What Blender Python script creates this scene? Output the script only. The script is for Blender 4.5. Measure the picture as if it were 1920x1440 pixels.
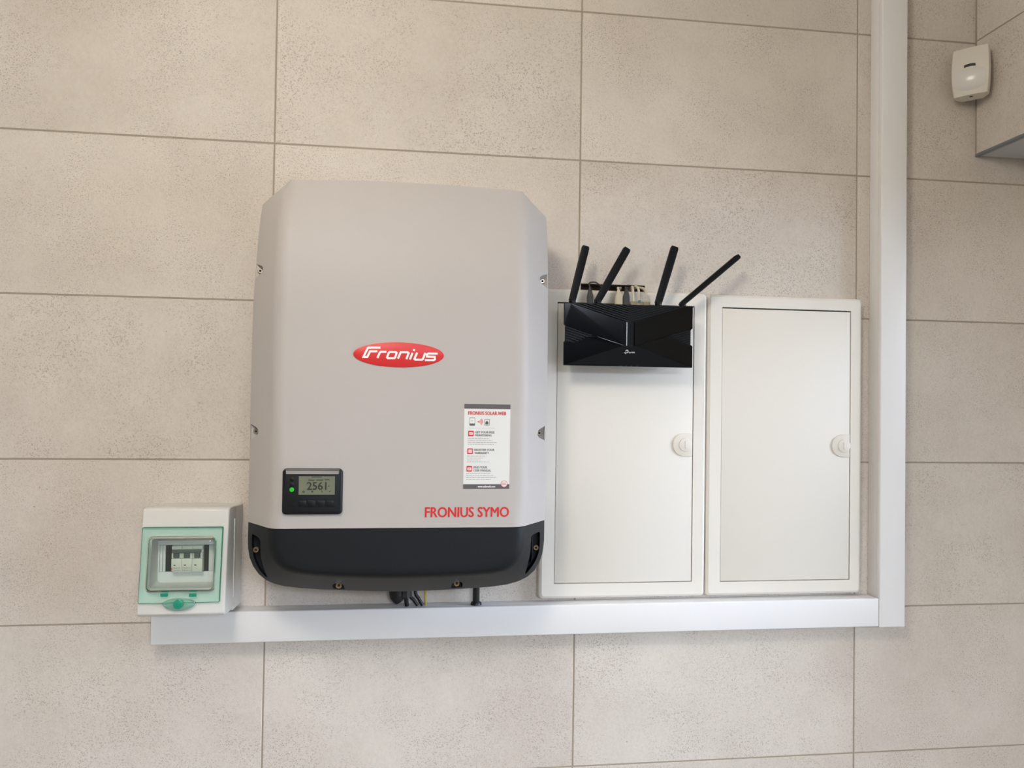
import bpy, bmesh, math, random
from mathutils import Vector, Matrix

random.seed(7)
C = bpy.context.scene.collection
for o in list(bpy.data.objects):
    bpy.data.objects.remove(o)

# ------------------------------------------------------------------ camera
F_PX, YAW, PITCH, ROLL = 1400.0, -0.126168, 0.018641, -0.014623
CAM = Vector((-0.31545, -1.454578, 1.623811))
ROT = (Matrix.Rotation(YAW, 3, 'Z') @ Matrix.Rotation(PITCH, 3, 'X') @ Matrix.Rotation(ROLL, 3, 'Y'))
RIGHT, FWD, UP = ROT.col[0].copy(), ROT.col[1].copy(), ROT.col[2].copy()
cd = bpy.data.cameras.new('camera')
cam = bpy.data.objects.new('camera', cd)
C.objects.link(cam)
cd.sensor_fit = 'HORIZONTAL'
cd.sensor_width = 36.0
cd.lens = F_PX / 1920.0 * 36.0
cd.clip_start = 0.02
M = Matrix.Identity(4)
for i in range(3):
    M[i][0], M[i][1], M[i][2], M[i][3] = RIGHT[i], UP[i], -FWD[i], CAM[i]
cam.matrix_world = M
bpy.context.scene.camera = cam

# ------------------------------------------------------------------ view, world, daylight
sc = bpy.context.scene
sc.view_settings.view_transform = 'Standard'
sc.view_settings.look = 'None'
sc.view_settings.gamma = 1.0
sc.view_settings.use_curve_mapping = False
sc.view_settings.exposure = 0.06
w = bpy.data.worlds.new('daylight_sky')
sc.world = w
w.use_nodes = True
w.node_tree.nodes['Background'].inputs[0].default_value = (0.72, 0.86, 1.0, 1)
w.node_tree.nodes['Background'].inputs[1].default_value = 0.15

# room extents (metres): back wall is the plane Y = 0
XL, XR, YF, ZC = -2.42, 1.0, -3.5, 2.72
WIN_Y0, WIN_Y1, WIN_Z0, WIN_Z1 = -1.35, -0.22, 0.85, 2.02


def area_light(name, loc, target, sx, sy, power, color, spread=180):
    l = bpy.data.lights.new(name, 'AREA')
    l.shape = 'RECTANGLE'
    l.size, l.size_y = sx, sy
    l.energy = power
    l.color = color
    l.spread = math.radians(spread)
    o = bpy.data.objects.new(name, l)
    C.objects.link(o)
    o.location = loc
    o.rotation_euler = (Vector(target) - Vector(loc)).to_track_quat('-Z', 'Y').to_euler()
    return o


# daylight entering through window_1
SKY_POWER, FRONT_POWER = 196, 660
DOOR_X0, DOOR_X1, DOOR_Z1 = -0.15, 0.95, 2.5
area_light('window_daylight', (XR + 1.7, -0.9, 2.06), (0.0, -0.3, 1.5), 2.2, 1.8, SKY_POWER, (0.72, 0.80, 0.98))
# frontal daylight through an unseen glazed door, added for this light
area_light('added_door_daylight', (0.7, YF - 1.9, 3.4), (0.45, 0.0, 1.2), 2.6, 1.7, FRONT_POWER, (0.77, 0.83, 0.97))


# ------------------------------------------------------------------ pixel -> metric helpers
def P(u, v, d):
    """point on the plane d metres in front of the back wall seen at photo pixel (u, v)"""
    r = RIGHT * ((u - 960.0) / F_PX) + FWD - UP * ((v - 720.0) / F_PX)
    t = (-d - CAM.y) / r.y
    return CAM + r * t


def X(u, v, d):
    return P(u, v, d).x


def Z(u, v, d):
    return P(u, v, d).z


# ------------------------------------------------------------------ materials
LAMP_EMIT = 43.0
def lin(c):
    return tuple((x / 255 / 12.92) if x / 255 <= 0.04045 else ((x / 255 + 0.055) / 1.055) ** 2.4 for x in c) + (1.0,)


def mat(name, rgb, rough=0.5, metal=0.0, spec=0.5, coat=0.0, bump=None, vary=0.0, emit=0.0):
    m = bpy.data.materials.new(name)
    m.use_nodes = True
    nt = m.node_tree
    b = nt.nodes['Principled BSDF']
    b.inputs['Base Color'].default_value = lin(rgb)
    b.inputs['Roughness'].default_value = rough
    b.inputs['Metallic'].default_value = metal
    b.inputs['Specular IOR Level'].default_value = spec
    b.inputs['Coat Weight'].default_value = coat
    if emit:
        b.inputs['Emission Color'].default_value = lin(rgb)
        b.inputs['Emission Strength'].default_value = emit
    tc = nt.nodes.new('ShaderNodeTexCoord')
    if vary:
        n = nt.nodes.new('ShaderNodeTexNoise')
        n.inputs['Scale'].default_value = 14
        n.inputs['Detail'].default_value = 4
        nt.links.new(tc.outputs['Object'], n.inputs['Vector'])
        mx = nt.nodes.new('ShaderNodeMix')
        mx.data_type = 'RGBA'
        base = lin(rgb)
        mx.inputs[6].default_value = tuple(c * (1 - vary) for c in base[:3]) + (1,)
        mx.inputs[7].default_value = tuple(min(1, c * (1 + vary)) for c in base[:3]) + (1,)
        nt.links.new(n.outputs[0], mx.inputs[0])
        nt.links.new(mx.outputs[2], b.inputs['Base Color'])
    if bump:
        n2 = nt.nodes.new('ShaderNodeTexNoise')
        n2.inputs['Scale'].default_value = bump[0]
        n2.inputs['Detail'].default_value = 2
        nt.links.new(tc.outputs['Object'], n2.inputs['Vector'])
        bp = nt.nodes.new('ShaderNodeBump')
        bp.inputs['Strength'].default_value = bump[1]
        bp.inputs['Distance'].default_value = 0.0005
        nt.links.new(n2.outputs[0], bp.inputs['Height'])
        nt.links.new(bp.outputs[0], b.inputs['Normal'])
    return m


def tile_material(name, light, dark, speck, rough=0.55):
    m = bpy.data.materials.new(name)
    m.use_nodes = True
    nt = m.node_tree
    N, L = nt.nodes, nt.links
    b = N['Principled BSDF']
    b.inputs['Roughness'].default_value = rough
    b.inputs['Specular IOR Level'].default_value = 0.35
    tc = N.new('ShaderNodeTexCoord')
    oi = N.new('ShaderNodeObjectInfo')
    mul = N.new('ShaderNodeMath'); mul.operation = 'MULTIPLY'; mul.inputs[1].default_value = 61.0
    L.new(oi.outputs['Random'], mul.inputs[0])
    cmb = N.new('ShaderNodeCombineXYZ')
    for k in range(3):
        L.new(mul.outputs[0], cmb.inputs[k])
    add = N.new('ShaderNodeVectorMath'); add.operation = 'ADD'
    L.new(tc.outputs['Object'], add.inputs[0]); L.new(cmb.outputs[0], add.inputs[1])

    def noise(scale, detail, rough_=0.55):
        n = N.new('ShaderNodeTexNoise')
        n.inputs['Scale'].default_value = scale
        n.inputs['Detail'].default_value = detail
        n.inputs['Roughness'].default_value = rough_
        L.new(add.outputs[0], n.inputs['Vector'])
        return n

    def ramp(src, a, bb):
        r = N.new('ShaderNodeMapRange')
        r.inputs[1].default_value = a
        r.inputs[2].default_value = bb
        L.new(src, r.inputs[0])
        return r

    def mixc(fac, c0, c1):
        mx = N.new('ShaderNodeMix'); mx.data_type = 'RGBA'
        if hasattr(fac, 'links'):
            L.new(fac, mx.inputs[0])
        for i, c in ((6, c0), (7, c1)):
            if isinstance(c, tuple):
                mx.inputs[i].default_value = c
            else:
                L.new(c, mx.inputs[i])
        return mx

    cloud = ramp(noise(3.6, 6, 0.62).outputs[0], 0.34, 0.66)
    grain = ramp(noise(150, 5, 0.75).outputs[0], 0.36, 0.64)
    fac = N.new('ShaderNodeMath'); fac.operation = 'MULTIPLY_ADD'
    L.new(grain.outputs[0], fac.inputs[0]); fac.inputs[1].default_value = 0.35
    half = N.new('ShaderNodeMath'); half.operation = 'MULTIPLY'; half.inputs[1].default_value = 0.65
    L.new(cloud.outputs[0], half.inputs[0]); L.new(half.outputs[0], fac.inputs[2])
    c1 = mixc(fac.outputs[0], lin(dark), lin(light))
    sp = ramp(noise(430, 2, 0.6).outputs[0], 0.54, 0.66)
    mask = ramp(noise(7.0, 5, 0.7).outputs[0], 0.37, 0.60)
    sm = N.new('ShaderNodeMath'); sm.operation = 'MULTIPLY'
    L.new(sp.outputs[0], sm.inputs[0]); L.new(mask.outputs[0], sm.inputs[1])
    pit = ramp(noise(190, 1, 0.4).outputs[0], 0.76, 0.82)
    mxm = N.new('ShaderNodeMath'); mxm.operation = 'MAXIMUM'
    L.new(sm.outputs[0], mxm.inputs[0]); L.new(pit.outputs[0], mxm.inputs[1])
    sc2 = N.new('ShaderNodeMath'); sc2.operation = 'MULTIPLY'; sc2.inputs[1].default_value = 0.56
    L.new(mxm.outputs[0], sc2.inputs[0])
    c2 = mixc(sc2.outputs[0], c1.outputs[2], lin(speck))
    hsv = N.new('ShaderNodeHueSaturation')
    val = N.new('ShaderNodeMapRange'); val.inputs[3].default_value = 0.97; val.inputs[4].default_value = 1.03
    L.new(oi.outputs['Random'], val.inputs[0]); L.new(val.outputs[0], hsv.inputs['Value'])
    L.new(c2.outputs[2], hsv.inputs['Color'])
    L.new(hsv.outputs[0], b.inputs['Base Color'])
    bp = N.new('ShaderNodeBump'); bp.inputs['Strength'].default_value = 0.12; bp.inputs['Distance'].default_value = 0.0006
    bp.invert = True
    L.new(mxm.outputs[0], bp.inputs['Height']); L.new(bp.outputs[0], b.inputs['Normal'])
    return m


def clear_tint(name, tint, body, body_amount, rough=0.06, gloss=1.0):
    """thin tinted transparent plastic: tinted transparency, a little body colour, clear reflections"""
    m = bpy.data.materials.new(name)
    m.use_nodes = True
    nt = m.node_tree
    N, L = nt.nodes, nt.links
    N.remove(N['Principled BSDF'])
    out = N['Material Output']
    tr = N.new('ShaderNodeBsdfTransparent'); tr.inputs[0].default_value = lin(tint)
    df = N.new('ShaderNodeBsdfDiffuse'); df.inputs[0].default_value = lin(body)
    gl = N.new('ShaderNodeBsdfGlossy'); gl.inputs['Roughness'].default_value = rough
    m1 = N.new('ShaderNodeMixShader'); m1.inputs[0].default_value = body_amount
    L.new(tr.outputs[0], m1.inputs[1]); L.new(df.outputs[0], m1.inputs[2])
    fr = N.new('ShaderNodeFresnel'); fr.inputs[0].default_value = 1.5
    fm = N.new('ShaderNodeMath'); fm.operation = 'MULTIPLY'; fm.inputs[1].default_value = gloss
    L.new(fr.outputs[0], fm.inputs[0])
    m2 = N.new('ShaderNodeMixShader')
    L.new(fm.outputs[0], m2.inputs[0]); L.new(m1.outputs[0], m2.inputs[1]); L.new(gl.outputs[0], m2.inputs[2])
    L.new(m2.outputs[0], out.inputs['Surface'])
    return m


TILE = tile_material('beige_cement_tile', (226, 218, 208), (206, 196, 185), (126, 114, 102))
GROUT = mat('beige_grout', (172, 160, 144), 0.9, bump=(300, 0.3), vary=0.05)
PAINT = mat('white_wall_paint', (226, 222, 214), 0.85, bump=(90, 0.15))
CEIL = mat('white_ceiling_paint', (236, 234, 230), 0.9, bump=(60, 0.15))
FLOOR = tile_material('grey_floor_tile', (168, 162, 152), (150, 144, 135), (110, 104, 96))
ALU = mat('brushed_aluminium_trim', (150, 158, 170), 0.35, 0.9, bump=(500, 0.1))
SOFFIT_GREY = mat('grey_soffit_board', (196, 196, 200), 0.7, vary=0.04)
CAVITY = mat('brown_wall_cavity', (120, 100, 80), 0.95, bump=(60, 0.5), vary=0.25)
PVC = mat('white_pvc', (238, 237, 236), 0.38, bump=(30, 0.03))
CABWHITE = mat('cream_white_steel', (234, 229, 219), 0.45, bump=(400, 0.04))
CABPLASTIC = mat('cream_plastic', (231, 225, 214), 0.4, bump=(300, 0.02))
INVGREY = mat('warm_grey_textured_plastic', (186, 180, 175), 0.55, spec=0.4, bump=(900, 0.10), vary=0.012)
ANTH = mat('anthracite_plastic', (15, 18, 22), 0.52, spec=0.34, bump=(900, 0.12), vary=0.05)
DISPLAY_PL = mat('dark_display_plastic', (22, 24, 27), 0.4, spec=0.3, bump=(600, 0.04))
DISPLAY_EDGE = mat('display_bevel_highlight', (48, 50, 54), 0.28, spec=0.6, bump=(600, 0.03))  # lighter tone puts the bevel's lamp reflection into the colour
LCD = mat('lcd_glass', (116, 120, 100), 0.3, coat=0.1, vary=0.05)
LCDINK = mat('lcd_segments', (44, 48, 40), 0.4, vary=0.05)
LED_OFF = mat('led_hole', (10, 10, 12), 0.3, bump=(200, 0.05))
LED_ON = mat('led_green_lit', (30, 170, 40), 0.3, emit=0.35, bump=(200, 0.05))
RED = mat('red_print', (214, 46, 46), 0.4, vary=0.03)
WHITEINK = mat('white_print', (245, 240, 238), 0.45, vary=0.02)
PAPER = mat('white_sticker', (228, 228, 224), 0.5, vary=0.015)
GREYINK = mat('dark_grey_print', (94, 88, 88), 0.5, vary=0.03)
PALEINK = mat('pale_grey_print', (172, 170, 168), 0.5, vary=0.03)
STEEL = mat('zinc_screw', (186, 176, 160), 0.3, 0.9, bump=(400, 0.1))
BRASSY = mat('yellow_zinc_screw', (190, 164, 128), 0.3, 0.9, bump=(400, 0.1))
SOCKET = mat('screw_socket', (30, 28, 26), 0.6, vary=0.1)
GLOSSBLACK = mat('gloss_black_plastic', (4, 4, 5), 0.10, spec=0.22, bump=(20, 0.01))
SATINBLACK = mat('satin_black_plastic', (6, 6, 7), 0.42, spec=0.18, bump=(500, 0.05))
RIDGEBLACK = mat('ridge_black_plastic', (15, 15, 16), 0.35, spec=0.3, bump=(500, 0.05))
CHROME = mat('chrome_strip', (215, 218, 228), 0.15, 1.0, bump=(400, 0.02))
LOGOGREY = mat('silver_print', (205, 205, 205), 0.4, vary=0.02)
FAINTGREY = mat('faint_grey_print', (92, 92, 94), 0.5, vary=0.02)
BLACKCABLE = mat('black_cable', (16, 16, 18), 0.4, bump=(300, 0.1))
GREYPLUG = mat('dark_grey_plug', (58, 54, 56), 0.45, bump=(300, 0.1))
BEIGEPLUG = mat('beige_plug', (196, 184, 160), 0.45, bump=(300, 0.1))
BEIGECABLE = mat('beige_cable', (205, 196, 176), 0.45, bump=(300, 0.1))
TEAL = mat('teal_tab', (60, 122, 130), 0.4, vary=0.05)
YELLOWGREEN = mat('yellow_green_wire', (176, 158, 60), 0.45, vary=0.1)
ENCL = mat('light_grey_enclosure', (222, 220, 214), 0.42, bump=(500, 0.04))
PANEL = mat('pale_panel', (232, 234, 230), 0.45, bump=(400, 0.03))
DARKSLOT = mat('dark_slot', (24, 26, 26), 0.7, vary=0.1)
BREAKER = mat('white_breaker_plastic', (222, 224, 212), 0.45, bump=(400, 0.03))
TOGGLE = mat('grey_green_toggle', (84, 96, 90), 0.4, bump=(300, 0.05))
GREENFRAME = clear_tint('green_tinted_frame', (238, 255, 249), (205, 250, 232), 0.16)
GREENPANE = clear_tint('pale_green_pane', (250, 255, 252), (220, 240, 230), 0.02, 0.02, 1.3)
GREENEDGE = clear_tint('green_plastic_edge', (120, 190, 165), (60, 150, 120), 0.45)
GREENKNOB = mat('green_knob_plastic', (30, 150, 118), 0.2, coat=0.5, bump=(200, 0.02))
RJ45 = clear_tint('clear_plug', (222, 214, 196), (200, 186, 160), 0.5)
SENSOR = mat('sensor_white_plastic', (222, 216, 204), 0.3, bump=(300, 0.02))
LENS = mat('sensor_lens_film', (222, 218, 212), 0.25, bump=(260, 0.04))
GLASS = clear_tint('window_glass', (246, 250, 250), (230, 240, 240), 0.0)
LAMPWHITE = mat('lamp_housing_white', (235, 235, 235), 0.5, bump=(300, 0.02))
OPAL = mat('lit_opal_glass', (255, 247, 235), 0.4, emit=LAMP_EMIT, bump=(300, 0.02))

# ------------------------------------------------------------------ object helpers
WORLD = {}


def wl(o):
    return WORLD.get(o.name, Vector((0, 0, 0)))


def link(name, me, parent=None, centre=None):
    o = bpy.data.objects.new(name, me)
    C.objects.link(o)
    c = centre if centre is not None else Vector((0, 0, 0))
    WORLD[o.name] = Vector(c)
    if parent is not None:
        o.parent = parent
        o.location = Vector(c) - wl(parent)
    else:
        o.location = c
    return o


def mesh_obj(name, verts, faces, material, parent=None, smooth=False, auto=35):
    verts = [Vector(v) for v in verts]
    lo = Vector((min(v[i] for v in verts) for i in range(3)))
    hi = Vector((max(v[i] for v in verts) for i in range(3)))
    c = (lo + hi) / 2
    me = bpy.data.meshes.new(name)
    me.from_pydata([v - c for v in verts], [], faces)
    bm = bmesh.new(); bm.from_mesh(me)
    bmesh.ops.recalc_face_normals(bm, faces=bm.faces)
    bm.to_mesh(me); bm.free()
    me.materials.append(material)
    o = link(name, me, parent, c)
    if smooth:
        me.shade_smooth()
        try:
            me.set_sharp_from_angle(angle=math.radians(auto))
        except Exception:
            pass
    return o


def bm_obj(name, bm, material, parent=None, smooth=False, auto=35):
    bm.normal_update()
    verts = [v.co.copy() for v in bm.verts]
    bm.verts.index_update()
    faces = [[v.index for v in f.verts] for f in bm.faces]
    bm.free()
    return mesh_obj(name, verts, faces, material, parent, smooth, auto)


def empty(name, loc, label=None, cat=None, group=None):
    o = bpy.data.objects.new(name, None)
    C.objects.link(o)
    o.location = loc
    o.empty_display_size = 0.05
    WORLD[o.name] = Vector(loc)
    tag(o, label, cat, group)
    return o


def tag(o, label=None, cat=None, group=None, kind=None):
    if label: o['label'] = label
    if cat: o['category'] = cat
    if group: o['group'] = group
    if kind: o['kind'] = kind
    return o


def box_bm(x0, x1, y0, y1, z0, z1, bevel=0.0, seg=2):
    bm = bmesh.new()
    vs = [bm.verts.new((x, y, z)) for x in (x0, x1) for y in (y0, y1) for z in (z0, z1)]
    for f in ((0, 1, 3, 2), (4, 6, 7, 5), (0, 4, 5, 1), (2, 3, 7, 6), (0, 2, 6, 4), (1, 5, 7, 3)):
        bm.faces.new([vs[i] for i in f])
    bmesh.ops.recalc_face_normals(bm, faces=bm.faces)
    if bevel:
        bmesh.ops.bevel(bm, geom=list(bm.edges), offset=bevel, segments=seg, profile=0.5, affect='EDGES')
    return bm


def box(name, x0, x1, d0, d1, z0, z1, material, parent=None, bevel=0.0, seg=2):
    """d0..d1 are distances in front of the back wall"""
    return bm_obj(name, box_bm(x0, x1, -d1, -d0, z0, z1, bevel, seg), material, parent, bevel > 0)


def prism_bm(pts, d0, d1, bevel=0.0, seg=2):
    """pts: (x, z) outline, extruded from d0 to d1 in front of the wall; the front rim is bevelled"""
    bm = bmesh.new()
    a = [bm.verts.new((x, -d0, z)) for x, z in pts]
    b = [bm.verts.new((x, -d1, z)) for x, z in pts]
    n = len(pts)
    bm.faces.new(a)
    ff = bm.faces.new(list(reversed(b)))
    for i in range(n):
        bm.faces.new((a[i], b[i], b[(i + 1) % n], a[(i + 1) % n]))
    bmesh.ops.recalc_face_normals(bm, faces=bm.faces)
    if bevel:
        bmesh.ops.bevel(bm, geom=list(ff.edges), offset=bevel, segments=seg, profile=0.5, affect='EDGES')
    return bm


def prism(name, pts, d0, d1, material, parent=None, bevel=0.0, seg=2, smooth=True):
    return bm_obj(name, prism_bm(pts, d0, d1, bevel, seg), material, parent, smooth)


def rrect(x0, x1, z0, z1, r, n=5):
    out = []
    for cx, cz, a0 in ((x1 - r, z1 - r, 0), (x0 + r, z1 - r, 90), (x0 + r, z0 + r, 180), (x1 - r, z0 + r, 270)):
        for k in range(n + 1):
            a = math.radians(a0 + 90.0 * k / n)
            out.append((cx + r * math.cos(a), cz + r * math.sin(a)))
    return out


def circle(cx, cz, r, n=20, rz=None):
    rz = rz or r
    return [(cx + r * math.cos(2 * math.pi * k / n), cz + rz * math.sin(2 * math.pi * k / n)) for k in range(n)]


def tube(name, pts, r, material, parent=None, n=10, caps=True):
    """smooth tube along Catmull-Rom points (x, y, z); r may be a list"""
    pts = [Vector(p) for p in pts]
    path, rad = [], []
    rs = r if isinstance(r, (list, tuple)) else [r] * len(pts)
    if len(pts) > 2:
        for i in range(len(pts) - 1):
            p0, p1, p2, p3 = pts[max(i - 1, 0)], pts[i], pts[i + 1], pts[min(i + 2, len(pts) - 1)]
            for k in range(6):
                t = k / 6
                path.append(0.5 * ((2 * p1) + (p2 - p0) * t + (2 * p0 - 5 * p1 + 4 * p2 - p3) * t * t + (3 * p1 - p0 - 3 * p2 + p3) * t ** 3))
                rad.append(rs[i] + (rs[i + 1] - rs[i]) * t)
        path.append(pts[-1]); rad.append(rs[-1])
    else:
        path, rad = pts, list(rs)
    verts, faces = [], []
    nrm = None
    for i, p in enumerate(path):
        t = (path[min(i + 1, len(path) - 1)] - path[max(i - 1, 0)]).normalized()
        if nrm is None:
            nrm = t.orthogonal().normalized()
        nrm = (nrm - t * nrm.dot(t)).normalized()
        bi = t.cross(nrm)
        for k in range(n):
            a = 2 * math.pi * k / n
            verts.append(p + (nrm * math.cos(a) + bi * math.sin(a)) * rad[i])
    for i in range(len(path) - 1):
        for k in range(n):
            faces.append((i * n + k, i * n + (k + 1) % n, (i + 1) * n + (k + 1) % n, (i + 1) * n + k))
    if caps:
        faces.append(tuple(range(n)))
        faces.append(tuple((len(path) - 1) * n + k for k in range(n)))
    return mesh_obj(name, verts, faces, material, parent, True, 50)


def cut(o, cutters):
    """real boolean pockets, applied"""
    for c in cutters:
        md = o.modifiers.new('pocket', 'BOOLEAN')
        md.operation = 'DIFFERENCE'
        md.solver = 'EXACT'
        md.object = c
    dg = bpy.context.evaluated_depsgraph_get()
    dg.update()
    me = bpy.data.meshes.new_from_object(o.evaluated_get(dg))
    o.modifiers.clear()
    old = o.data
    o.data = me
    bpy.data.meshes.remove(old)
    for c in cutters:
        m_ = c.data
        bpy.data.objects.remove(c)
        bpy.data.meshes.remove(m_)
    me.shade_smooth()
    try:
        me.set_sharp_from_angle(angle=math.radians(35))
    except Exception:
        pass
    return o


def round_poly(pts, radii, n=4):
    """pts: list of Vectors (open polyline); rounds the inner corners, constant point count"""
    out = [pts[0]]
    for i in range(1, len(pts) - 1):
        a, b, c = pts[i - 1], pts[i], pts[i + 1]
        r1 = min(radii[i], (a - b).length * 0.45)
        r2 = min(radii[i], (c - b).length * 0.45)
        s = b + (a - b).normalized() * r1 if (a - b).length > 1e-9 else b.copy()
        e = b + (c - b).normalized() * r2 if (c - b).length > 1e-9 else b.copy()
        for k in range(n + 1):
            t = k / n
            out.append(s * (1 - t) ** 2 + b * 2 * t * (1 - t) + e * t * t)
    out.append(pts[-1])
    return out


def interp(tab, z):
    """tab: list of (z, value) in any order"""
    tab = sorted(tab)
    if z <= tab[0][0]: return tab[0][1]
    for (z0, v0), (z1, v1) in zip(tab, tab[1:]):
        if z <= z1:
            return v0 + (v1 - v0) * (z - z0) / (z1 - z0)
    return tab[-1][1]


def resample(pts, n):
    pts = [Vector(p) for p in pts]
    L = [0.0]
    for a, b in zip(pts, pts[1:]):
        L.append(L[-1] + (b - a).length)
    out = []
    for k in range(n):
        s = L[-1] * k / (n - 1)
        i = 0
        while i < len(L) - 2 and L[i + 1] < s:
            i += 1
        t = (s - L[i]) / (L[i + 1] - L[i])
        out.append(pts[i].lerp(pts[i + 1], t))
    return out


def text_mesh(name, s, x0, x1, z0, z1, d, material, parent, bold=0.0, shear=0.0, thick=0.0002):
    """lettering fitted into the rectangle x0..x1, z0..z1 on the plane d in front of the wall"""
    cu = bpy.data.curves.new(name, 'FONT')
    cu.body = s
    cu.size = 1.0
    cu.shear = shear
    cu.resolution_u = 3
    t = bpy.data.objects.new(name, cu)
    C.objects.link(t)
    dg = bpy.context.evaluated_depsgraph_get()
    dg.update()
    me = bpy.data.meshes.new_from_object(t.evaluated_get(dg))
    bpy.data.objects.remove(t)
    bpy.data.curves.remove(cu)
    vs = [v.co.copy() for v in me.vertices]
    fs = [tuple(p.vertices) for p in me.polygons]
    bpy.data.meshes.remove(me)
    ax, bx = min(v.x for v in vs), max(v.x for v in vs)
    az, bz = min(v.y for v in vs), max(v.y for v in vs)
    # weight: stack slightly shifted copies of the glyph faces
    sh = [(0, 0)] if not bold else [(0, 0), (-bold, 0), (bold, 0), (0, bold * .6), (0, -bold * .6)]
    h = (z1 - z0)
    vv, ff = [], []
    for i, (bx_, bz_) in enumerate(sh):
        k = len(vv)
        vv += [(x0 + (v.x - ax) / (bx - ax) * (x1 - x0) + bx_ * h, -d - i * 0.00003, z0 + (v.y - az) / (bz - az) * (z1 - z0) + bz_ * h) for v in vs]
        ff += [tuple(j + k for j in f) for f in fs]
    fs = ff
    return mesh_obj(name, vv, fs, material, parent)


def stroke_polys(pts, wdt, closed=False):
    """mitred thick polyline -> (verts2d, quads)"""
    pts = [Vector((p[0], p[1])) for p in pts]
    n = len(pts)
    L, R = [], []
    for i in range(n):
        a = pts[i - 1] if (i > 0 or closed) else None
        c = pts[(i + 1) % n] if (i < n - 1 or closed) else None
        b = pts[i]
        d1 = (b - a).normalized() if a is not None else None
        d2 = (c - b).normalized() if c is not None else None
        if d1 is None: d1 = d2
        if d2 is None: d2 = d1
        n1 = Vector((-d1.y, d1.x)); n2 = Vector((-d2.y, d2.x))
        m = (n1 + n2)
        m = m.normalized() if m.length > 1e-6 else n1
        k = wdt / 2 / max(0.45, m.dot(n1))
        L.append(b + m * k); R.append(b - m * k)
    faces = []
    for i in range(n if closed else n - 1):
        j = (i + 1) % n
        faces.append((i, j, n + j, n + i))
    return L + R, faces


def strokes_px(name, polylines, wdt, d, material, parent):
    """flat printed strokes given as photo-pixel polylines lying on the plane d; wdt in metres"""
    V, Fc = [], []
    for pl in polylines:
        closed = pl[0] == 'c'
        pts = pl[1:] if closed else pl
        q = [P(u, v, d) for u, v in pts]
        vs, fs = stroke_polys([(p.x, p.z) for p in q], wdt, closed)
        k = len(V)
        V += [(p.x, -d, p.y) for p in vs]
        Fc += [tuple(i + k for i in f) for f in fs]
    return mesh_obj(name, V, Fc, material, parent)


def flat_px(name, quads, d, material, parent):
    """flat printed rectangles: (u0, v0, u1, v1) on the plane d"""
    V, Fc = [], []
    for u0, v0, u1, v1 in quads:
        k = len(V)
        for u, v in ((u0, v0), (u1, v0), (u1, v1), (u0, v1)):
            p = P(u, v, d); V.append((p.x, -d, p.z))
        Fc.append((k, k + 1, k + 2, k + 3))
    return mesh_obj(name, V, Fc, material, parent)


def copy_tree(o, offset, parent=None):
    c = o.copy()
    C.objects.link(c)
    c.parent = parent
    c.matrix_parent_inverse = Matrix.Identity(4)
    c.location = o.location + Vector(offset) if parent is None else o.location
    WORLD[c.name] = wl(o) + Vector(offset)
    for ch in list(o.children):
        copy_tree(ch, offset, c)
    return c


def screw(parent, x, d, z, r=0.0048, material=None, name='screw'):
    """pan head with a drilled socket, axis along the wall normal, head face at distance d"""
    material = material or STEEL
    prof = [(r, d - 0.004), (r, d - 0.0012), (r * 0.8, d), (r * 0.46, d), (r * 0.42, d - 0.0016)]
    n = 14
    V = [(x + a * math.cos(2 * math.pi * k / n), -b, z + a * math.sin(2 * math.pi * k / n)) for a, b in prof for k in range(n)]
    Fc = [(i * n + k, i * n + (k + 1) % n, (i + 1) * n + (k + 1) % n, (i + 1) * n + k) for i in range(len(prof) - 1) for k in range(n)]
    Fc.append(tuple(range(n)))
    s = mesh_obj(name, V, Fc, material, parent, True)
    star = []
    for k in range(12):
        a = 2 * math.pi * k / 12
        rr = r * (0.44 if k % 2 == 0 else 0.3)
        star.append((x + rr * math.cos(a), z + rr * math.sin(a)))
    prism('socket', star, d - 0.003, d - 0.0014, SOCKET, s, smooth=False)
    return s


# ================================================================== ROOM
GAP, TH = 0.003, 0.009
ZR = 0.3
XC = 0.592          # tile pitch across
slot_x0, slot_x1 = 0.004, X(1209.5, 538, 0)
slot_z1 = Z(1150, 533.5, 0)
slot_z0 = slot_z1 - 0.05

wall_back = box('wall_back', XL, XR, -0.16, -0.0016, 0.0, ZC, GROUT)
tag(wall_back, 'beige cement-look tiled wall carrying the inverter and cabinets', kind='structure')
hole = box('hole', slot_x0, slot_x1, -0.045, 0.02, slot_z0, slot_z1, CAVITY)
cut(wall_back, [hole])
for p_ in wall_back.data.polygons:
    p_.use_smooth = False
cavity = box('cable_cavity', slot_x0 - 0.012, slot_x1 + 0.012, -0.055, -0.040, slot_z0 - 0.01, slot_z1 + 0.01, CAVITY, wall_back)
lip = []
for (a, b, c_, d_) in ((slot_x0 - 0.001, slot_x1 + 0.001, slot_z1 - 0.0006, slot_z1 + 0.0006),):
    box('cavity_edge', a, b, -0.0402, -0.0095, c_, d_, CAVITY, wall_back)
box('cavity_edge', slot_x1 - 0.0006, slot_x1 + 0.0006, -0.0402, -0.0095, slot_z0, slot_z1, CAVITY, wall_back)

xs = [XL] + [k * XC for k in range(-4, 2) if k * XC > XL + 0.05] + [XR]
tile_cache = {}


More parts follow.
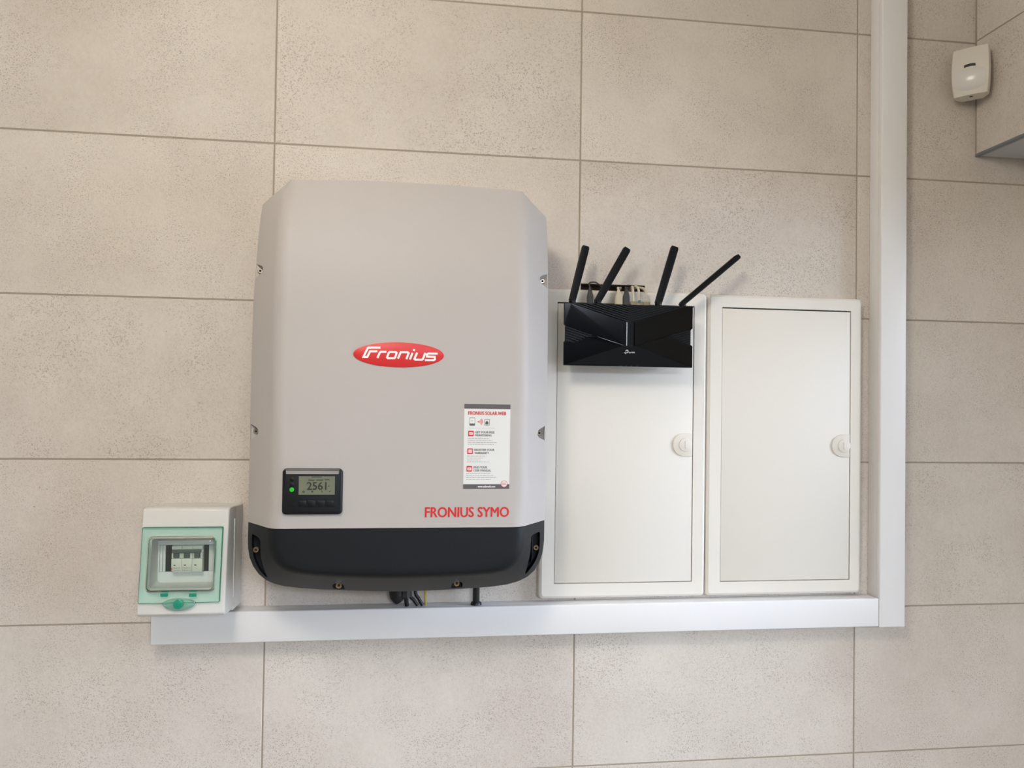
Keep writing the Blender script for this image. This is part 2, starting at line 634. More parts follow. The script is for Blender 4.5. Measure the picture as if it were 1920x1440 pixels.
def tile(x0, x1, z0, z1, parent, plane='back', at=0.0):
    """one ceramic tile: bevelled slab; plane 'back' faces -Y at Y=0, 'left' faces -X at X=at"""
    wdt, hgt = round(x1 - x0 - GAP, 4), round(z1 - z0 - GAP, 4)
    key = (plane, wdt, hgt)
    if key not in tile_cache:
        if plane == 'back':
            bm = box_bm(-wdt / 2, wdt / 2, 0, TH, -hgt / 2, hgt / 2)
            ed = [e for e in bm.edges if all(abs(v.co.y) < 1e-6 for v in e.verts)]
        elif plane == 'left':
            bm = box_bm(0, TH, -wdt / 2, wdt / 2, -hgt / 2, hgt / 2)
            ed = [e for e in bm.edges if all(abs(v.co.x) < 1e-6 for v in e.verts)]
        bmesh.ops.bevel(bm, geom=ed, offset=0.0008, segments=1, affect='EDGES')
        me = bpy.data.meshes.new('tile')
        bm.to_mesh(me); bm.free()
        me.materials.append(TILE)
        tile_cache[key] = me
    me = tile_cache[key]
    j = random.uniform(-0.0003, 0.0003)
    if plane == 'back':
        return link('tile', me, parent, Vector(((x0 + x1) / 2, j, (z0 + z1) / 2)))
    return link('tile', me, parent, Vector((at + j, (x0 + x1) / 2, (z0 + z1) / 2)))


for i in range(len(xs) - 1):
    for r_ in range(10):
        t = tile(xs[i], xs[i + 1], r_ * ZR, min(ZC + .001, (r_ + 1) * ZR), wall_back)
        if xs[i] < 0.1 < xs[i + 1] and r_ == 6:
            t.data = t.data.copy()
            cut(t, [box('hole', slot_x0, slot_x1, -0.05, 0.02, slot_z0, slot_z1, CAVITY)])
            for p_ in t.data.polygons:
                p_.use_smooth = False

# right wall with its window, out of frame
wr = bmesh.new()
for (y0, y1, z0, z1) in ((YF, WIN_Y0, 0, ZC), (WIN_Y1, 0.0, 0, ZC), (WIN_Y0, WIN_Y1, 0, WIN_Z0), (WIN_Y0, WIN_Y1, WIN_Z1, ZC)):
    b_ = box_bm(XR, XR + 0.14, y0, y1, z0, z1)
    me_ = bpy.data.meshes.new('tmp'); b_.to_mesh(me_); b_.free(); wr.from_mesh(me_); bpy.data.meshes.remove(me_)
tag(bm_obj('wall_right', wr, PAINT), 'white painted side wall with a window', kind='structure')
tag(box('wall_left', XL - 0.12, XL, 0, -YF, 0, ZC, PAINT), 'white painted side wall', kind='structure')
wf = bmesh.new()
for (x0, x1, z0, z1) in ((XL - 0.12, DOOR_X0, 0, ZC), (DOOR_X1, XR + 0.14, 0, ZC), (DOOR_X0, DOOR_X1, DOOR_Z1, ZC)):
    b_ = box_bm(x0, x1, YF - 0.12, YF, z0, z1)
    me_ = bpy.data.meshes.new('tmp'); b_.to_mesh(me_); b_.free(); wf.from_mesh(me_); bpy.data.meshes.remove(me_)
tag(bm_obj('wall_front', wf, PAINT), 'white painted wall with an added glazed door opposite the inverter', kind='structure')
droot = empty('added_door_1', ((DOOR_X0 + DOOR_X1) / 2, YF - 0.06, 0), 'unseen white framed glazed door added to let in daylight')
droot['kind'] = 'structure'
for (x0, x1, z0, z1) in ((DOOR_X0, DOOR_X1, 0.001, .14), (DOOR_X0, DOOR_X1, DOOR_Z1 - .08, DOOR_Z1), (DOOR_X0, DOOR_X0 + .08, .14, DOOR_Z1 - .08), (DOOR_X1 - .08, DOOR_X1, .14, DOOR_Z1 - .08)):
    bm_obj('added_door_frame', box_bm(x0, x1, YF - .09, YF - .03, z0, z1, 0.004), PVC, droot, True)
mesh_obj('pane', [(DOOR_X0 + .08, YF - .06, .14), (DOOR_X1 - .08, YF - .06, .14), (DOOR_X1 - .08, YF - .06, DOOR_Z1 - .08), (DOOR_X0 + .08, YF - .06, DOOR_Z1 - .08)], [(0, 1, 2, 3)], GLASS, droot)
tag(box('floor', XL - 0.12, XR + 0.14, -0.16, -YF + 0.12, -0.1, 0, FLOOR), 'grey tiled floor', kind='structure')
tag(box('ceiling', XL - 0.12, XR + 0.14, -0.16, -YF + 0.12, ZC, ZC + 0.1, CEIL), 'white painted ceiling', kind='structure')

wroot = empty('window_1', (XR + 0.07, (WIN_Y0 + WIN_Y1) / 2, WIN_Z0), 'white framed window in the side wall')
wroot['kind'] = 'structure'
for (y0, y1, z0, z1) in ((WIN_Y0, WIN_Y1, WIN_Z0, WIN_Z0 + .06), (WIN_Y0, WIN_Y1, WIN_Z1 - .06, WIN_Z1), (WIN_Y0, WIN_Y0 + .06, WIN_Z0 + .06, WIN_Z1 - .06), (WIN_Y1 - .06, WIN_Y1, WIN_Z0 + .06, WIN_Z1 - .06), ((WIN_Y0 + WIN_Y1) / 2 - .04, (WIN_Y0 + WIN_Y1) / 2 + .04, WIN_Z0 + .06, WIN_Z1 - .06)):
    bm_obj('window_frame', box_bm(XR + .04, XR + .1, y0, y1, z0, z1, 0.004), PVC, wroot, True)
for (y0, y1) in ((WIN_Y0 + .06, (WIN_Y0 + WIN_Y1) / 2 - .04), ((WIN_Y0 + WIN_Y1) / 2 + .04, WIN_Y1 - .06)):
    mesh_obj('pane', [(XR + .07, y0, WIN_Z0 + .06), (XR + .07, y1, WIN_Z0 + .06), (XR + .07, y1, WIN_Z1 - .06), (XR + .07, y0, WIN_Z1 - .06)], [(0, 1, 2, 3)], GLASS, wroot)

# tiled boxed-in soffit at the right
SX = X(1827.5, 180, 0)
SZ = Z(1827, 292, 0)
SY = -1.2
soffit = bm_obj('wall_soffit', box_bm(SX + 0.0016, XR, SY, 0.0, SZ + 0.0016, ZC), GROUT)
tag(soffit, 'boxed-in tiled soffit beside the motion sensor', kind='structure')
TZ = Z(1829, 79.5, 0)
ylist = [SY, -0.592, 0.0 - 0.004]
for y0, y1 in zip(ylist, ylist[1:]):
    tile(y0, y1, SZ + 0.001, TZ, soffit, 'left', SX)
    tile(y0, y1, TZ, ZC, soffit, 'left', SX)
bm_obj('soffit_board', box_bm(SX + 0.010, XR - 0.001, SY, -0.002, SZ - 0.001, SZ + 0.0016), SOFFIT_GREY, soffit)
bm_obj('edge_trim', box_bm(SX - 0.001, SX + 0.011, SY, -0.002, SZ - 0.003, SZ + 0.002, 0.001), ALU, soffit, True)

# opal globe ceiling lamp (out of frame): the room's warm light
LAMP = Vector((-0.66, -1.36, 2.40))
lamp = empty('ceiling_lamp', (LAMP.x, LAMP.y, ZC), 'opal globe lamp hanging from the ceiling on a short rod', 'lamp')
bm = bmesh.new()
bmesh.ops.create_icosphere(bm, subdivisions=4, radius=0.13, matrix=Matrix.Translation(LAMP))
bm_obj('globe', bm, OPAL, lamp, True)
tube('rod', [(LAMP.x, LAMP.y, LAMP.z + .125), (LAMP.x, LAMP.y, ZC - .015)], [.012, .012], LAMPWHITE, lamp, 12)
tube('rose', [(LAMP.x, LAMP.y, ZC - .03), (LAMP.x, LAMP.y, ZC)], [.05, .06], LAMPWHITE, lamp, 24)

# ================================================================== TRUNKING
D_T = 0.042
tz0, tz1 = 1.1722, 1.2287
tx0 = X(281.5, 1195, D_T)
vx0, vx1 = 0.6195, 0.6755
vz0 = 1.1702


def trunk(name, x0, x1, z0, z1, horizontal, label):
    r = empty(name, ((x0 + x1) / 2, 0, z0), label, 'trunking', 'white cable trunking on the tiles')
    e = 0.0012
    if horizontal:
        box('base', x0 + .001, x1, 0.0004, D_T - 0.009, z0 + e, z1 - e, PVC, r, 0.0008)
        box('lid', x0, x1, D_T - 0.0125, D_T, z0, z1, PVC, r, 0.0022, 3)
    else:
        box('base', x0 + e, x1 - e, 0.0004, D_T - 0.009, z0 + .001, z1, PVC, r, 0.0008)
        box('lid', x0, x1, D_T - 0.0125, D_T + 0.0008, z0, z1, PVC, r, 0.0022, 3)
    return r


trunk('cable_trunking', tx0, vx0 - 0.0006, tz0, tz1, True, 'white horizontal cable trunking running below the inverter and cabinets')
trunk('cable_trunking', vx0, vx1, vz0, ZC - 0.002, False, 'white vertical cable trunking rising to the ceiling beside the cabinets')

# ================================================================== DISTRIBUTION CABINETS
D_C = 0.02


def cabinet(x0, x1, z0, z1, dx0, dx1, dz0, dz1, kc, label):
    r = empty('distribution_cabinet', ((x0 + x1) / 2, 0, z0), label, 'cabinet', 'flush distribution cabinets')
    # frame: rim with a sloped outer edge, a raised band and a drop to the door
    rings = []
    for off, d in ((0.0, 0.0005), (0.0, 0.010), (0.0015, 0.0165), (0.006, D_C), ):
        rings.append([(x, -d, z) for x, z in rrect(x0 + off, x1 - off, z0 + off, z1 - off, 0.009 - off * 0.6, 5)])
    for d in (D_C, 0.004):
        rings.append([(x, -d, z) for x, z in rrect(dx0 - .0012, dx1 + .0012, dz0 - .0012, dz1 + .0026, 0.0012, 5)])
    n = len(rings[0])
    V = [p for rg in rings for p in rg]
    Fc = [(i * n + k, i * n + (k + 1) % n, (i + 1) * n + (k + 1) % n, (i + 1) * n + k) for i in range(len(rings) - 1) for k in range(n)]
    mesh_obj('frame', V, Fc, CABWHITE, r, True, 30)
    box('gap_shadow_sheet', dx0 - .003, dx1 + .003, 0.0008, 0.005, dz0 - .003, dz1 + .003, DARKSLOT, r)  # dark sheet: shadow of the door gap put into its colour
    door = box('door', dx0, dx1, 0.006, D_C - 0.0008, dz0, dz1, CABWHITE, r, 0.0012)
    # half-round catch with a finger disc
    cx, cz, rad = kc
    pts = [(dx1 - .0012, cz + rad)] + [(cx + rad * math.cos(math.radians(a)), cz + rad * math.sin(math.radians(a))) for a in range(90, 271, 6)] + [(dx1 - .0012, cz - rad)]
    lt = prism('catch', pts, D_C - 0.002, D_C + 0.0022, CABPLASTIC, r, 0.0014)
    prism('finger_disc', circle(cx + .003, cz, rad * .6, 26), D_C + 0.001, D_C + 0.0036, CABPLASTIC, lt, 0.0009)
    prism('grip_rib', rrect(cx + .001, cx + .005, cz - rad * .34, cz + rad * .34, .0015, 3), D_C + 0.0034, D_C + 0.0046, CABPLASTIC, lt, 0.0006)
    return r


k1 = P(1282, 834, D_C)
k2 = P(1579, 836, D_C)
cabinet(-0.0757, 0.2602, 1.2338, 1.8395, -0.0445, 0.2318, 1.2645, 1.8105, (k1.x, k1.z, 0.0228),
        'white distribution cabinet with the black router hung on its door')
cabinet(0.2612, 0.5945, 1.2338, 1.8390, 0.2922, 0.5672, 1.2632, 1.8105, (k2.x, k2.z, 0.0228),
        'white distribution cabinet with a bare door beside the vertical trunking')

# ================================================================== INVERTER
inv = empty('solar_inverter', (-0.34, 0, 1.29), 'large warm grey solar inverter with dark rounded base and red oval badge', 'inverter')
DF = 0.225
DO = 0.155


def df_v(v):
    return DF - 0.045 * max(0.0, (540 - v) / 202.0) ** 2


def do_v(v):
    return DO - 0.012 * max(0.0, (540 - v) / 157.0) ** 2


LO = [(492, 383), (487, 420), (483, 460), (479, 505), (475, 560), (472, 640), (470, 720), (468, 800), (466.5, 900), (465, 985)]
RO = [(1025, 408), (1026.5, 440), (1028, 500), (1028, 600), (1027, 700), (1025.5, 800), (1024, 900), (1021.5, 981)]
LR = [(545, 338), (537, 360), (529, 405), (524, 450), (521, 520), (518, 620), (516, 720), (514.5, 820), (512.5, 920), (508, 991)]
RR = [(980, 360), (981, 400), (983, 460), (985, 560), (986, 660), (986, 760), (984.5, 860), (982, 940), (977, 989)]


def ztab(lst, fn, axis=0):
    return [(P(u, v, fn(v)).z, P(u, v, fn(v)).x) for u, v in lst]


tLO, tRO, tLR, tRR = ztab(LO, do_v), ztab(RO, do_v), ztab(LR, df_v), ztab(RR, df_v)
tDF = [(P(760, v, df_v(v)).z, df_v(v)) for v in range(338, 990, 12)]
tDO = [(P(760, v, do_v(v)).z, do_v(v)) for v in range(380, 990, 12)]
zb = P(740, 990, DF).z
zc = (max(z for z, _ in tLO) + max(z for z, _ in tRO)) / 2
zt = P(560, 339, df_v(338)).z
rows = [zb + (zc - zb) * k / 22 for k in range(23)] + [zc + (zt - zc) * k / 5 for k in range(1, 6)]
V, ring = [], 0
for z in rows:
    d_f = interp(tDF, z)
    xl, xr = interp(tLR, z), interp(tRR, z)
    if z <= zc:
        ol, orr, d_o = interp(tLO, z), interp(tRO, z), interp(tDO, z)
    else:
        t = (z - zc) / (zt - zc)
        ol = interp(tLO, zc) * (1 - t) + (interp(tLR, zt) - 0.001) * t
        orr = interp(tRO, zc) * (1 - t) + (interp(tRR, zt) + 0.001) * t
        d_o = interp(tDO, zc) * (1 - t) + (interp(tDF, zt) - 0.004) * t
    arch = max(0.0, (z - zc + 0.05) / (zt - zc + 0.05)) ** 2 * 0.005
    pl = [Vector((ol, -0.012, z)), Vector((ol, -d_o, z)), Vector((xl, -d_f, z)), Vector(((xl + xr) / 2, -d_f, z)),
          Vector((xr, -d_f, z)), Vector((orr, -d_o, z)), Vector((orr, -0.012, z))]
    sec = round_poly(pl, [0, .004, .016, .12, .016, .004, 0], 5)
    for p_ in sec:
        s_ = (p_.x - (xl + xr) / 2) / ((xr - xl) / 2)
        V.append((p_.x, p_.y, p_.z + arch * max(0.0, 1 - s_ * s_)))
    ring = len(sec)
Fc = []
for i in range(len(rows) - 1):
    for k in range(ring):
        Fc.append((i * ring + k, i * ring + (k + 1) % ring, (i + 1) * ring + (k + 1) % ring, (i + 1) * ring + k))
Fc.append(tuple(range(ring)))
Fc.append(tuple((len(rows) - 1) * ring + k for k in range(ring)))
cover = mesh_obj('cover', V, Fc, INVGREY, inv, True, 40)
# round pockets for the side screws
SIDE_SCREWS = [(488, 508, -1), (1017, 527, 1), (480, 809, -1), (1011.5, 812, 1)]
cutters = []
spos = []
for u, v, s in SIDE_SCREWS:
    p_ = P(u, v, 0.16)
    spos.append(p_)
    cx, cz, r_ = p_.x, p_.z, 0.0078
    side = cx + s * 0.0085
    pts = [(side, cz + 0.0125), (cx - s * r_ * .5, cz + r_ * .95), (cx - s * r_ * .95, cz + r_ * .45), (cx - s * r_, cz), (cx - s * r_ * .9, cz - r_ * .5), (cx - s * r_ * .5, cz - r_ * .9), (side, cz - 0.0125)]
    cutters.append(prism('pocket_cutter', pts, 0.1565, 0.26, INVGREY))
cut(cover, cutters)
for p_ in spos:
    screw(inv, p_.x, 0.1605, p_.z, 0.0046, STEEL)

# dark base
OC = [(464.5, 984), (463.5, 1010), (464, 1028), (467, 1046), (474, 1063), (484, 1077), (497, 1088), (512, 1095), (530, 1099.5), (560, 1103), (600, 1106), (650, 1108), (700, 1109.5), (760, 1109.5), (820, 1107.5), (880, 1104), (920, 1101), (950, 1097), (972, 1091), (990, 1082), (1003, 1070), (1012, 1055), (1018, 1038), (1021, 1015), (1021.5, 980)]
FC = [(507, 991), (507.5, 1010), (509, 1028), (513, 1041), (519, 1052), (528, 1061), (540, 1068), (556, 1073), (590, 1077), (640, 1080), (700, 1081.5), (760, 1081.5), (820, 1080), (880, 1076.5), (915, 1074), (938, 1070), (953, 1063), (964, 1053), (971, 1040), (975, 1024), (977, 1005), (977, 989)]
D_O2, D_F2 = 0.15, 0.223
NB = 84
oc = resample([P(u, v, D_O2) for u, v in OC], NB)
fc = resample([P(u, v, D_F2) for u, v in FC], NB)
ztop = zb - 0.0012
for lst in (oc, fc):
    lst[0].z = ztop
    lst[-1].z = ztop
cen = Vector((sum(p.x for p in fc) / NB, -D_F2, ztop - 0.02))
V = []
for a, b in zip(oc, fc):
    pl = [Vector((a.x, -0.012, a.z)), a, b, b + (Vector((cen.x, b.y, max(cen.z, b.z))) - b) * 0.25]
    sec = round_poly(pl, [0, .006, .014, 0], 5)
    V += sec
mring = len(sec)
Fc = []
for i in range(NB - 1):
    for k in range(mring - 1):
        Fc.append((i * mring + k, i * mring + k + 1, (i + 1) * mring + k + 1, (i + 1) * mring + k))
Fc.append(tuple(i * mring + mring - 1 for i in range(NB)))
Fc.append(tuple(i * mring for i in range(NB)))
Fc.append(tuple(range(mring)) + tuple((NB - 1) * mring + k for k in reversed(range(mring))))
base = mesh_obj('base_housing', V, Fc, ANTH, inv, True, 40)
cutters = []
bs = [P(635, 1098, 0.165), P(856.5, 1094, 0.165)]
for p_ in bs:
    r_ = 0.0095
    pts = [(p_.x + r_ * math.cos(math.radians(a)), p_.z + r_ * math.sin(math.radians(a))) for a in range(0, 181, 15)] + [(p_.x - r_, p_.z - 0.008), (p_.x + r_, p_.z - 0.008)]
    cutters.append(prism('pocket_cutter', pts, 0.158, 0.26, ANTH))


def slot_pts(px, d):
    return [(P(u, v, d).x, P(u, v, d).z) for u, v in px]


SLOT_R = [(992, 1001), (995, 998), (1010, 996.5), (1012.5, 999), (1012.5, 1022), (1010.5, 1036), (1006, 1048), (998, 1061), (985.5, 1077), (984.5, 1073), (987, 1050), (990.5, 1030), (991, 1012)]
SLOT_L = [(473, 1001), (486, 1002.5), (492, 1005), (494.5, 1010), (494, 1040), (497, 1062), (501, 1083), (497, 1083), (486, 1069), (478, 1053), (473.5, 1036), (472, 1020)]
cutters.append(prism('pocket_cutter', slot_pts(SLOT_R, 0.165), 0.146, 0.26, ANTH))
cutters.append(prism('pocket_cutter', slot_pts(SLOT_L, 0.165), 0.150, 0.26, ANTH))
cut(base, cutters)
prism('slot_rib', slot_pts([(996.8, 999), (999.4, 998.6), (999.4, 1046), (997, 1056), (995, 1054), (996.8, 1045)], 0.16), 0.144, 0.160, ANTH, inv, 0.0006)
for p_ in bs:
    screw(inv, p_.x, 0.1635, p_.z, 0.0055, BRASSY)
for u, v in ((479.8, 1031), (1005, 1027)):
    p_ = P(u, v, 0.158)
    screw(inv, p_.x, 0.1585, p_.z, 0.0052, BRASSY)
# rear mounting plate against the wall
box('mounting_bracket', -0.56, -0.12, 0.0005, 0.0115, 1.33, 1.93, ANTH, inv, 0.001)

# lettering on the cover
D_P = DF + 0.0004
q0, q1 = P(797, 970, D_P), P(954, 950.5, D_P)
text_mesh('model_lettering', 'FRONIUS SYMO', q0.x, q1.x, q0.z, q1.z, D_P, RED, inv, bold=0.035)
# red oval badge with the white wordmark
bc = P(748, 665.3, DF)
be0, be1 = P(663, 662, DF), P(833, 668, DF)
bt = P(748, 642, DF).z - P(748, 689, DF).z
badge = prism('badge', circle(bc.x, bc.z, (be1.x - be0.x) / 2, 72, bt / 2), DF - 0.001, DF + 0.0012, RED, inv, 0.0005)


def zp(x, y):
    return (640 + x / 8.727, 620 + y / 8.727)


WM = [[(640, 277), (445, 277), (428, 292), (362, 430), (425, 430), (470, 338), (590, 338)],
      [(590, 447), (628, 362), (648, 345), (738, 345)],
      ['c', (795, 348), (890, 350), (905, 362), (880, 440), (862, 452), (762, 450), (748, 438), (776, 362)],
      [(926, 458), (972, 352), (1085, 354), (1102, 368), (1064, 466)],
      [(1122, 470), (1166, 362)], [(1182, 330), (1194, 304)],
      [(1240, 360), (1196, 462), (1208, 474), (1318, 476), (1336, 462), (1374, 364)],
      [(1576, 376), (1424, 374), (1400, 390), (1402, 424), (1528, 428), (1530, 470), (1512, 484), (1366, 482)]]
strokes_px('wordmark', [[('c' if q == 'c' else zp(*q)) for q in pl] for pl in WM], 0.0033, DF + 0.0014, WHITEINK, badge)

# display
dp = [P(530.5, 878, DF), P(643.5, 878, DF), P(531, 964.5, DF), P(641.5, 964.5, DF)]
dx0, dx1, dz0, dz1 = dp[0].x, dp[1].x, dp[2].z, dp[0].z
disp = prism('display', rrect(dx0, dx1, dz0, dz1, 0.0065, 5), DF - 0.002, DF + 0.0065, DISPLAY_PL, inv, 0.0042, 3)
D_D = DF + 0.0065
bx_a, bx_b = dx0 + .0052, dx1 - .0052
mesh_obj('top_bevel', [(bx_a, -(DF + .0049), dz1 - .0006), (bx_b, -(DF + .0049), dz1 - .0006), (bx_b - .0012, -(D_D + .0024), dz1 - .0084), (bx_a + .0012, -(D_D + .0024), dz1 - .0084),
                       (bx_a, -DF, dz1 - .0009), (bx_b, -DF, dz1 - .0009), (bx_b - .0012, -(D_D - .002), dz1 - .0088), (bx_a + .0012, -(D_D - .002), dz1 - .0088)],
         [(0, 1, 2, 3), (4, 5, 1, 0), (7, 6, 2, 3), (0, 3, 7, 4), (1, 2, 6, 5), (4, 5, 6, 7)], DISPLAY_EDGE, disp)


def rect_px(u0, v0, u1, v1, d):
    a, b = P(u0, v0, d), P(u1, v1, d)
    return a.x, b.x, b.z, a.z


sx0, sx1, sz0, sz1 = rect_px(560.5, 893, 627.5, 927.5, D_D)
scr = prism('screen', [(sx0, sz0), (sx1, sz0), (sx1, sz1), (sx0, sz1)], D_D - 0.0005, D_D + 0.0003, LCD, disp, smooth=False)
D_S = D_D + 0.0005
t0, t1 = P(575.5, 918.5, D_S), P(612, 904, D_S)
text_mesh('digits', '2561', t0.x, t1.x, t0.z, t1.z, D_S, LCDINK, disp, bold=0.03)
flat_px('digits', [(584, 893.8, 604, 895.2), (578, 899.5, 590, 901), (593, 899.3, 606, 900.8), (609, 899, 618, 900.4), (615, 910.6, 618, 912)], D_S, LCDINK, disp)
strokes_px('digits', [['c', (569, 920.5), (571, 922.2), (569, 924), (567.2, 922.2)], ['c', (585.5, 920.5), (587, 921.8), (585.5, 923.2), (584, 921.8)], [(602.5, 919.5), (604.5, 923.5)], [(617, 922.5), (620, 920.5)]], 0.001, D_S, LCDINK, disp)
# status LEDs left of the screen, then the button row
for i, (u, v) in enumerate(((547.3, 899), (547.0, 908.7), (547, 918.2))):
    p_ = P(u, v, D_D)
    prism('led', circle(p_.x, p_.z, 0.0034 if i < 2 else 0.0036, 18), D_D - 0.0005, D_D + (0.0003 if i < 2 else 0.0009), LED_OFF if i < 2 else LED_ON, disp, 0.0002)
for u0 in (560, 577, 595, 612):
    bx0, bx1, bz0, bz1 = rect_px(u0, 938.6, u0 + 14.5, 949.5, D_D)
    prism('button', rrect(bx0, bx1, bz0, bz1, 0.0012, 3), D_D - 0.0004, D_D + 0.0011, DISPLAY_PL, disp, 0.0005)

# monitoring sticker
st = [P(871.5, 757.5, DF), P(957.5, 758.5, DF), P(867.5, 916, DF), P(954.5, 917, DF)]
ang = 0.006
scx = sum(p.x for p in st) / 4
scz = sum(p.z for p in st) / 4
sw = ((st[1].x - st[0].x) + (st[3].x - st[2].x)) / 2
sh = ((st[0].z - st[2].z) + (st[1].z - st[3].z)) / 2
sx0, sx1, sz0, sz1 = scx - sw / 2, scx + sw / 2, scz - sh / 2, scz + sh / 2
sticker = prism('sticker', rrect(sx0, sx1, sz0, sz1, 0.0012, 3), DF - 0.0002, DF + 0.0003, PAPER, inv, smooth=False)
tag(sticker, 'white instruction sticker with grey header, red heading and red icons')
D1, D2 = DF + 0.0005, DF + 0.0007


def S(a, b):
    """sticker fractions (from its top left) -> x, z"""
    return sx0 + a * sw, sz1 - b * sh


def srect(name, a0, b0, a1, b1, material, d=D1, r=0.0):
    x0, z1 = S(a0, b0)
    x1, z0 = S(a1, b1)
    pts = rrect(x0, x1, z0, z1, r, 3) if r else [(x0, z0), (x1, z0), (x1, z1), (x0, z1)]
    return mesh_obj(name, [(x, -d, z) for x, z in pts], [tuple(range(len(pts)))], material, sticker)


def stext(name, s, a0, b0, a1, b1, material, bold=0.02):
    x0, z1 = S(a0, b0)
    x1, z0 = S(a1, b1)
    return text_mesh(name, s, x0, x1, z0, z1, D2, material, sticker, bold=bold)


srect('header_band', 0.0, 0.0, 1.0, 0.055, GREYINK)
srect('footer_band', 0.0, 0.945, 1.0, 1.0, GREYINK)
stext('heading', 'FRONIUS SOLAR.WEB', 0.09, 0.086, 0.905, 0.126, RED, 0.04)
stext('web_address', 'www.solarweb.com', 0.315, 0.957, 0.69, 0.985, WHITEINK, 0.03)
x_, z_ = S(0.885, 0.942)
mesh_obj('seal', [(x, -D2, z) for x, z in circle(x_, z_, sw * .072, 24)], [tuple(range(24))], RED, sticker)
mesh_obj('seal', [(x, -D2 - .0001, z) for x, z in circle(x_, z_, sw * .063, 24)], [tuple(range(24))], PAPER, sticker)
srect('seal', 0.84, 0.930, 0.92, 0.936, RED, D2 + .0003)
srect('seal', 0.835, 0.944, 0.93, 0.950, RED, D2 + .0003)
# inverter icon, radio waves, phone icon with a house
srect('inverter_icon', 0.115, 0.16, 0.235, 0.255, GREYINK, D1, 0.0012)
srect('inverter_icon', 0.122, 0.165, 0.228, 0.23, PAPER, D1 + .0001, 0.001)
srect('inverter_icon', 0.15, 0.195, 0.19, 0.2, GREYINK, D1 + .0002)
waves = []
for rr in (0.028, 0.055, 0.08):
    pts = []
    for a in range(-50, 51, 20):
        x, z = S(0.315, 0.208)
        pts.append((x + rr * sw * math.cos(math.radians(a)), z + rr * sw * math.sin(math.radians(a)) * 1.1))
    waves.append(pts)
V, Fc = [], []
for pts in waves:
    vs, fs = stroke_polys(pts, 0.0009)
    k = len(V)
    V += [(p.x, -D1, p.y) for p in vs]
    Fc += [tuple(i + k for i in f) for f in fs]
x, z = S(0.305, 0.208)
k = len(V)
V += [(a, -D1, b) for a, b in circle(x, z, 0.0011, 10)]
Fc.append(tuple(range(k, k + 10)))
mesh_obj('radio_waves', V, Fc, RED, sticker)
x0, z1 = S(0.44, 0.178); x1, z0 = S(0.545, 0.252)
vs, fs = stroke_polys(rrect(x0, x1, z0, z1, .001, 3), 0.0006, True)
mesh_obj('phone_icon', [(p.x, -D1, p.y) for p in vs], fs, GREYINK, sticker)
hp = [(0.46, 0.24), (0.46, 0.215), (0.492, 0.193), (0.525, 0.215), (0.525, 0.24)]
mesh_obj('phone_icon', [(S(*q)[0], -D1, S(*q)[1]) for q in hp], [tuple(range(5))], GREYINK, sticker)
srect('divider', 0.1, 0.282, 0.68, 0.2845, PALEINK)
blocks = [(0.315, 'GET YOUR FREE', 'MONITORING', 0.60, 0.535, (0.55, 0.62, 0.71, 0.65)),
          (0.523, 'REGISTER YOUR', 'WARRANTY', 0.615, 0.50, (0.49, 0.42, 0.38, 0.56)),
          (0.730, 'FIND YOUR', 'USER MANUAL', 0.475, 0.565, (0.58, 0.64, 0.72, 0.60))]
for bi, (b0, l1, l2, w1, w2, ws) in enumerate(blocks):
    sh_ = -0.012 * bi
    srect('icon', 0.09 + sh_, b0, 0.21 + sh_, b0 + 0.067, RED, D1, 0.0012)
    if bi == 0:
        srect('icon', 0.112 + sh_, b0 + .018, 0.19 + sh_, b0 + .047, WHITEINK, D2)
        vs, fs = stroke_polys([S(0.117 + sh_, b0 + .042), S(0.135 + sh_, b0 + .028), S(0.15 + sh_, b0 + .036), S(0.185 + sh_, b0 + .022)], 0.0007)
        mesh_obj('icon', [(p.x, -D2 - .0001, p.y) for p in vs], fs, RED, sticker)
    elif bi == 1:
        srect('icon', 0.115 + sh_, b0 + .014, 0.188 + sh_, b0 + .055, WHITEINK, D2)
        for k in range(3):
            srect('icon', 0.125 + sh_, b0 + .021 + k * .011, 0.178 + sh_, b0 + .024 + k * .011, RED, D2 + .0001)
    else:
        srect('icon', 0.11 + sh_, b0 + .018, 0.193 + sh_, b0 + .052, WHITEINK, D2)
        srect('icon', 0.135 + sh_, b0 + .024, 0.146 + sh_, b0 + .046, RED, D2 + .0001)
        srect('icon', 0.157 + sh_, b0 + .024, 0.168 + sh_, b0 + .046, RED, D2 + .0001)
    stext('caption', l1, 0.245 + sh_, b0 + .004, 0.06 + w1 + sh_, b0 + .029, GREYINK, 0.02)
    stext('caption', l2, 0.245 + sh_, b0 + .041, 0.06 + w2 + sh_, b0 + .066, GREYINK, 0.02)
    for k, w_ in enumerate(ws):
        a = 0.085 + sh_
        segs = []
        while a < w_:
            ln = random.uniform(0.03, 0.09)
            segs.append((a, min(w_, a + ln)))
            a += ln + 0.012
        V, Fc = [], []
        for a0, a1 in segs:
            kk = len(V)
            bb = b0 + 0.088 + k * 0.0228
            V += [(S(a0, bb)[0], -D1, S(a0, bb)[1]), (S(a1, bb)[0], -D1, S(a1, bb)[1]), (S(a1, bb + .006)[0], -D1, S(a1, bb + .006)[1]), (S(a0, bb + .006)[0], -D1, S(a0, bb + .006)[1])]
            Fc.append((kk, kk + 1, kk + 2, kk + 3))
        mesh_obj('fine_print', V, Fc, PALEINK, sticker)

# ================================================================== CABLES UNDER THE INVERTER
CD = 0.024
zi = P(740, 1109, D_O2).z + 0.006


def drop(name, pts_px, r, material, label, cat='cable', dd=CD, group=None, extra=None):
    pts = [P(u, v, dd) for u, v in pts_px]
    top = pts[0].copy(); top.z = zi
    o = tube(name, [top] + pts, r, material)
    tag(o, label, cat, group)
    return o


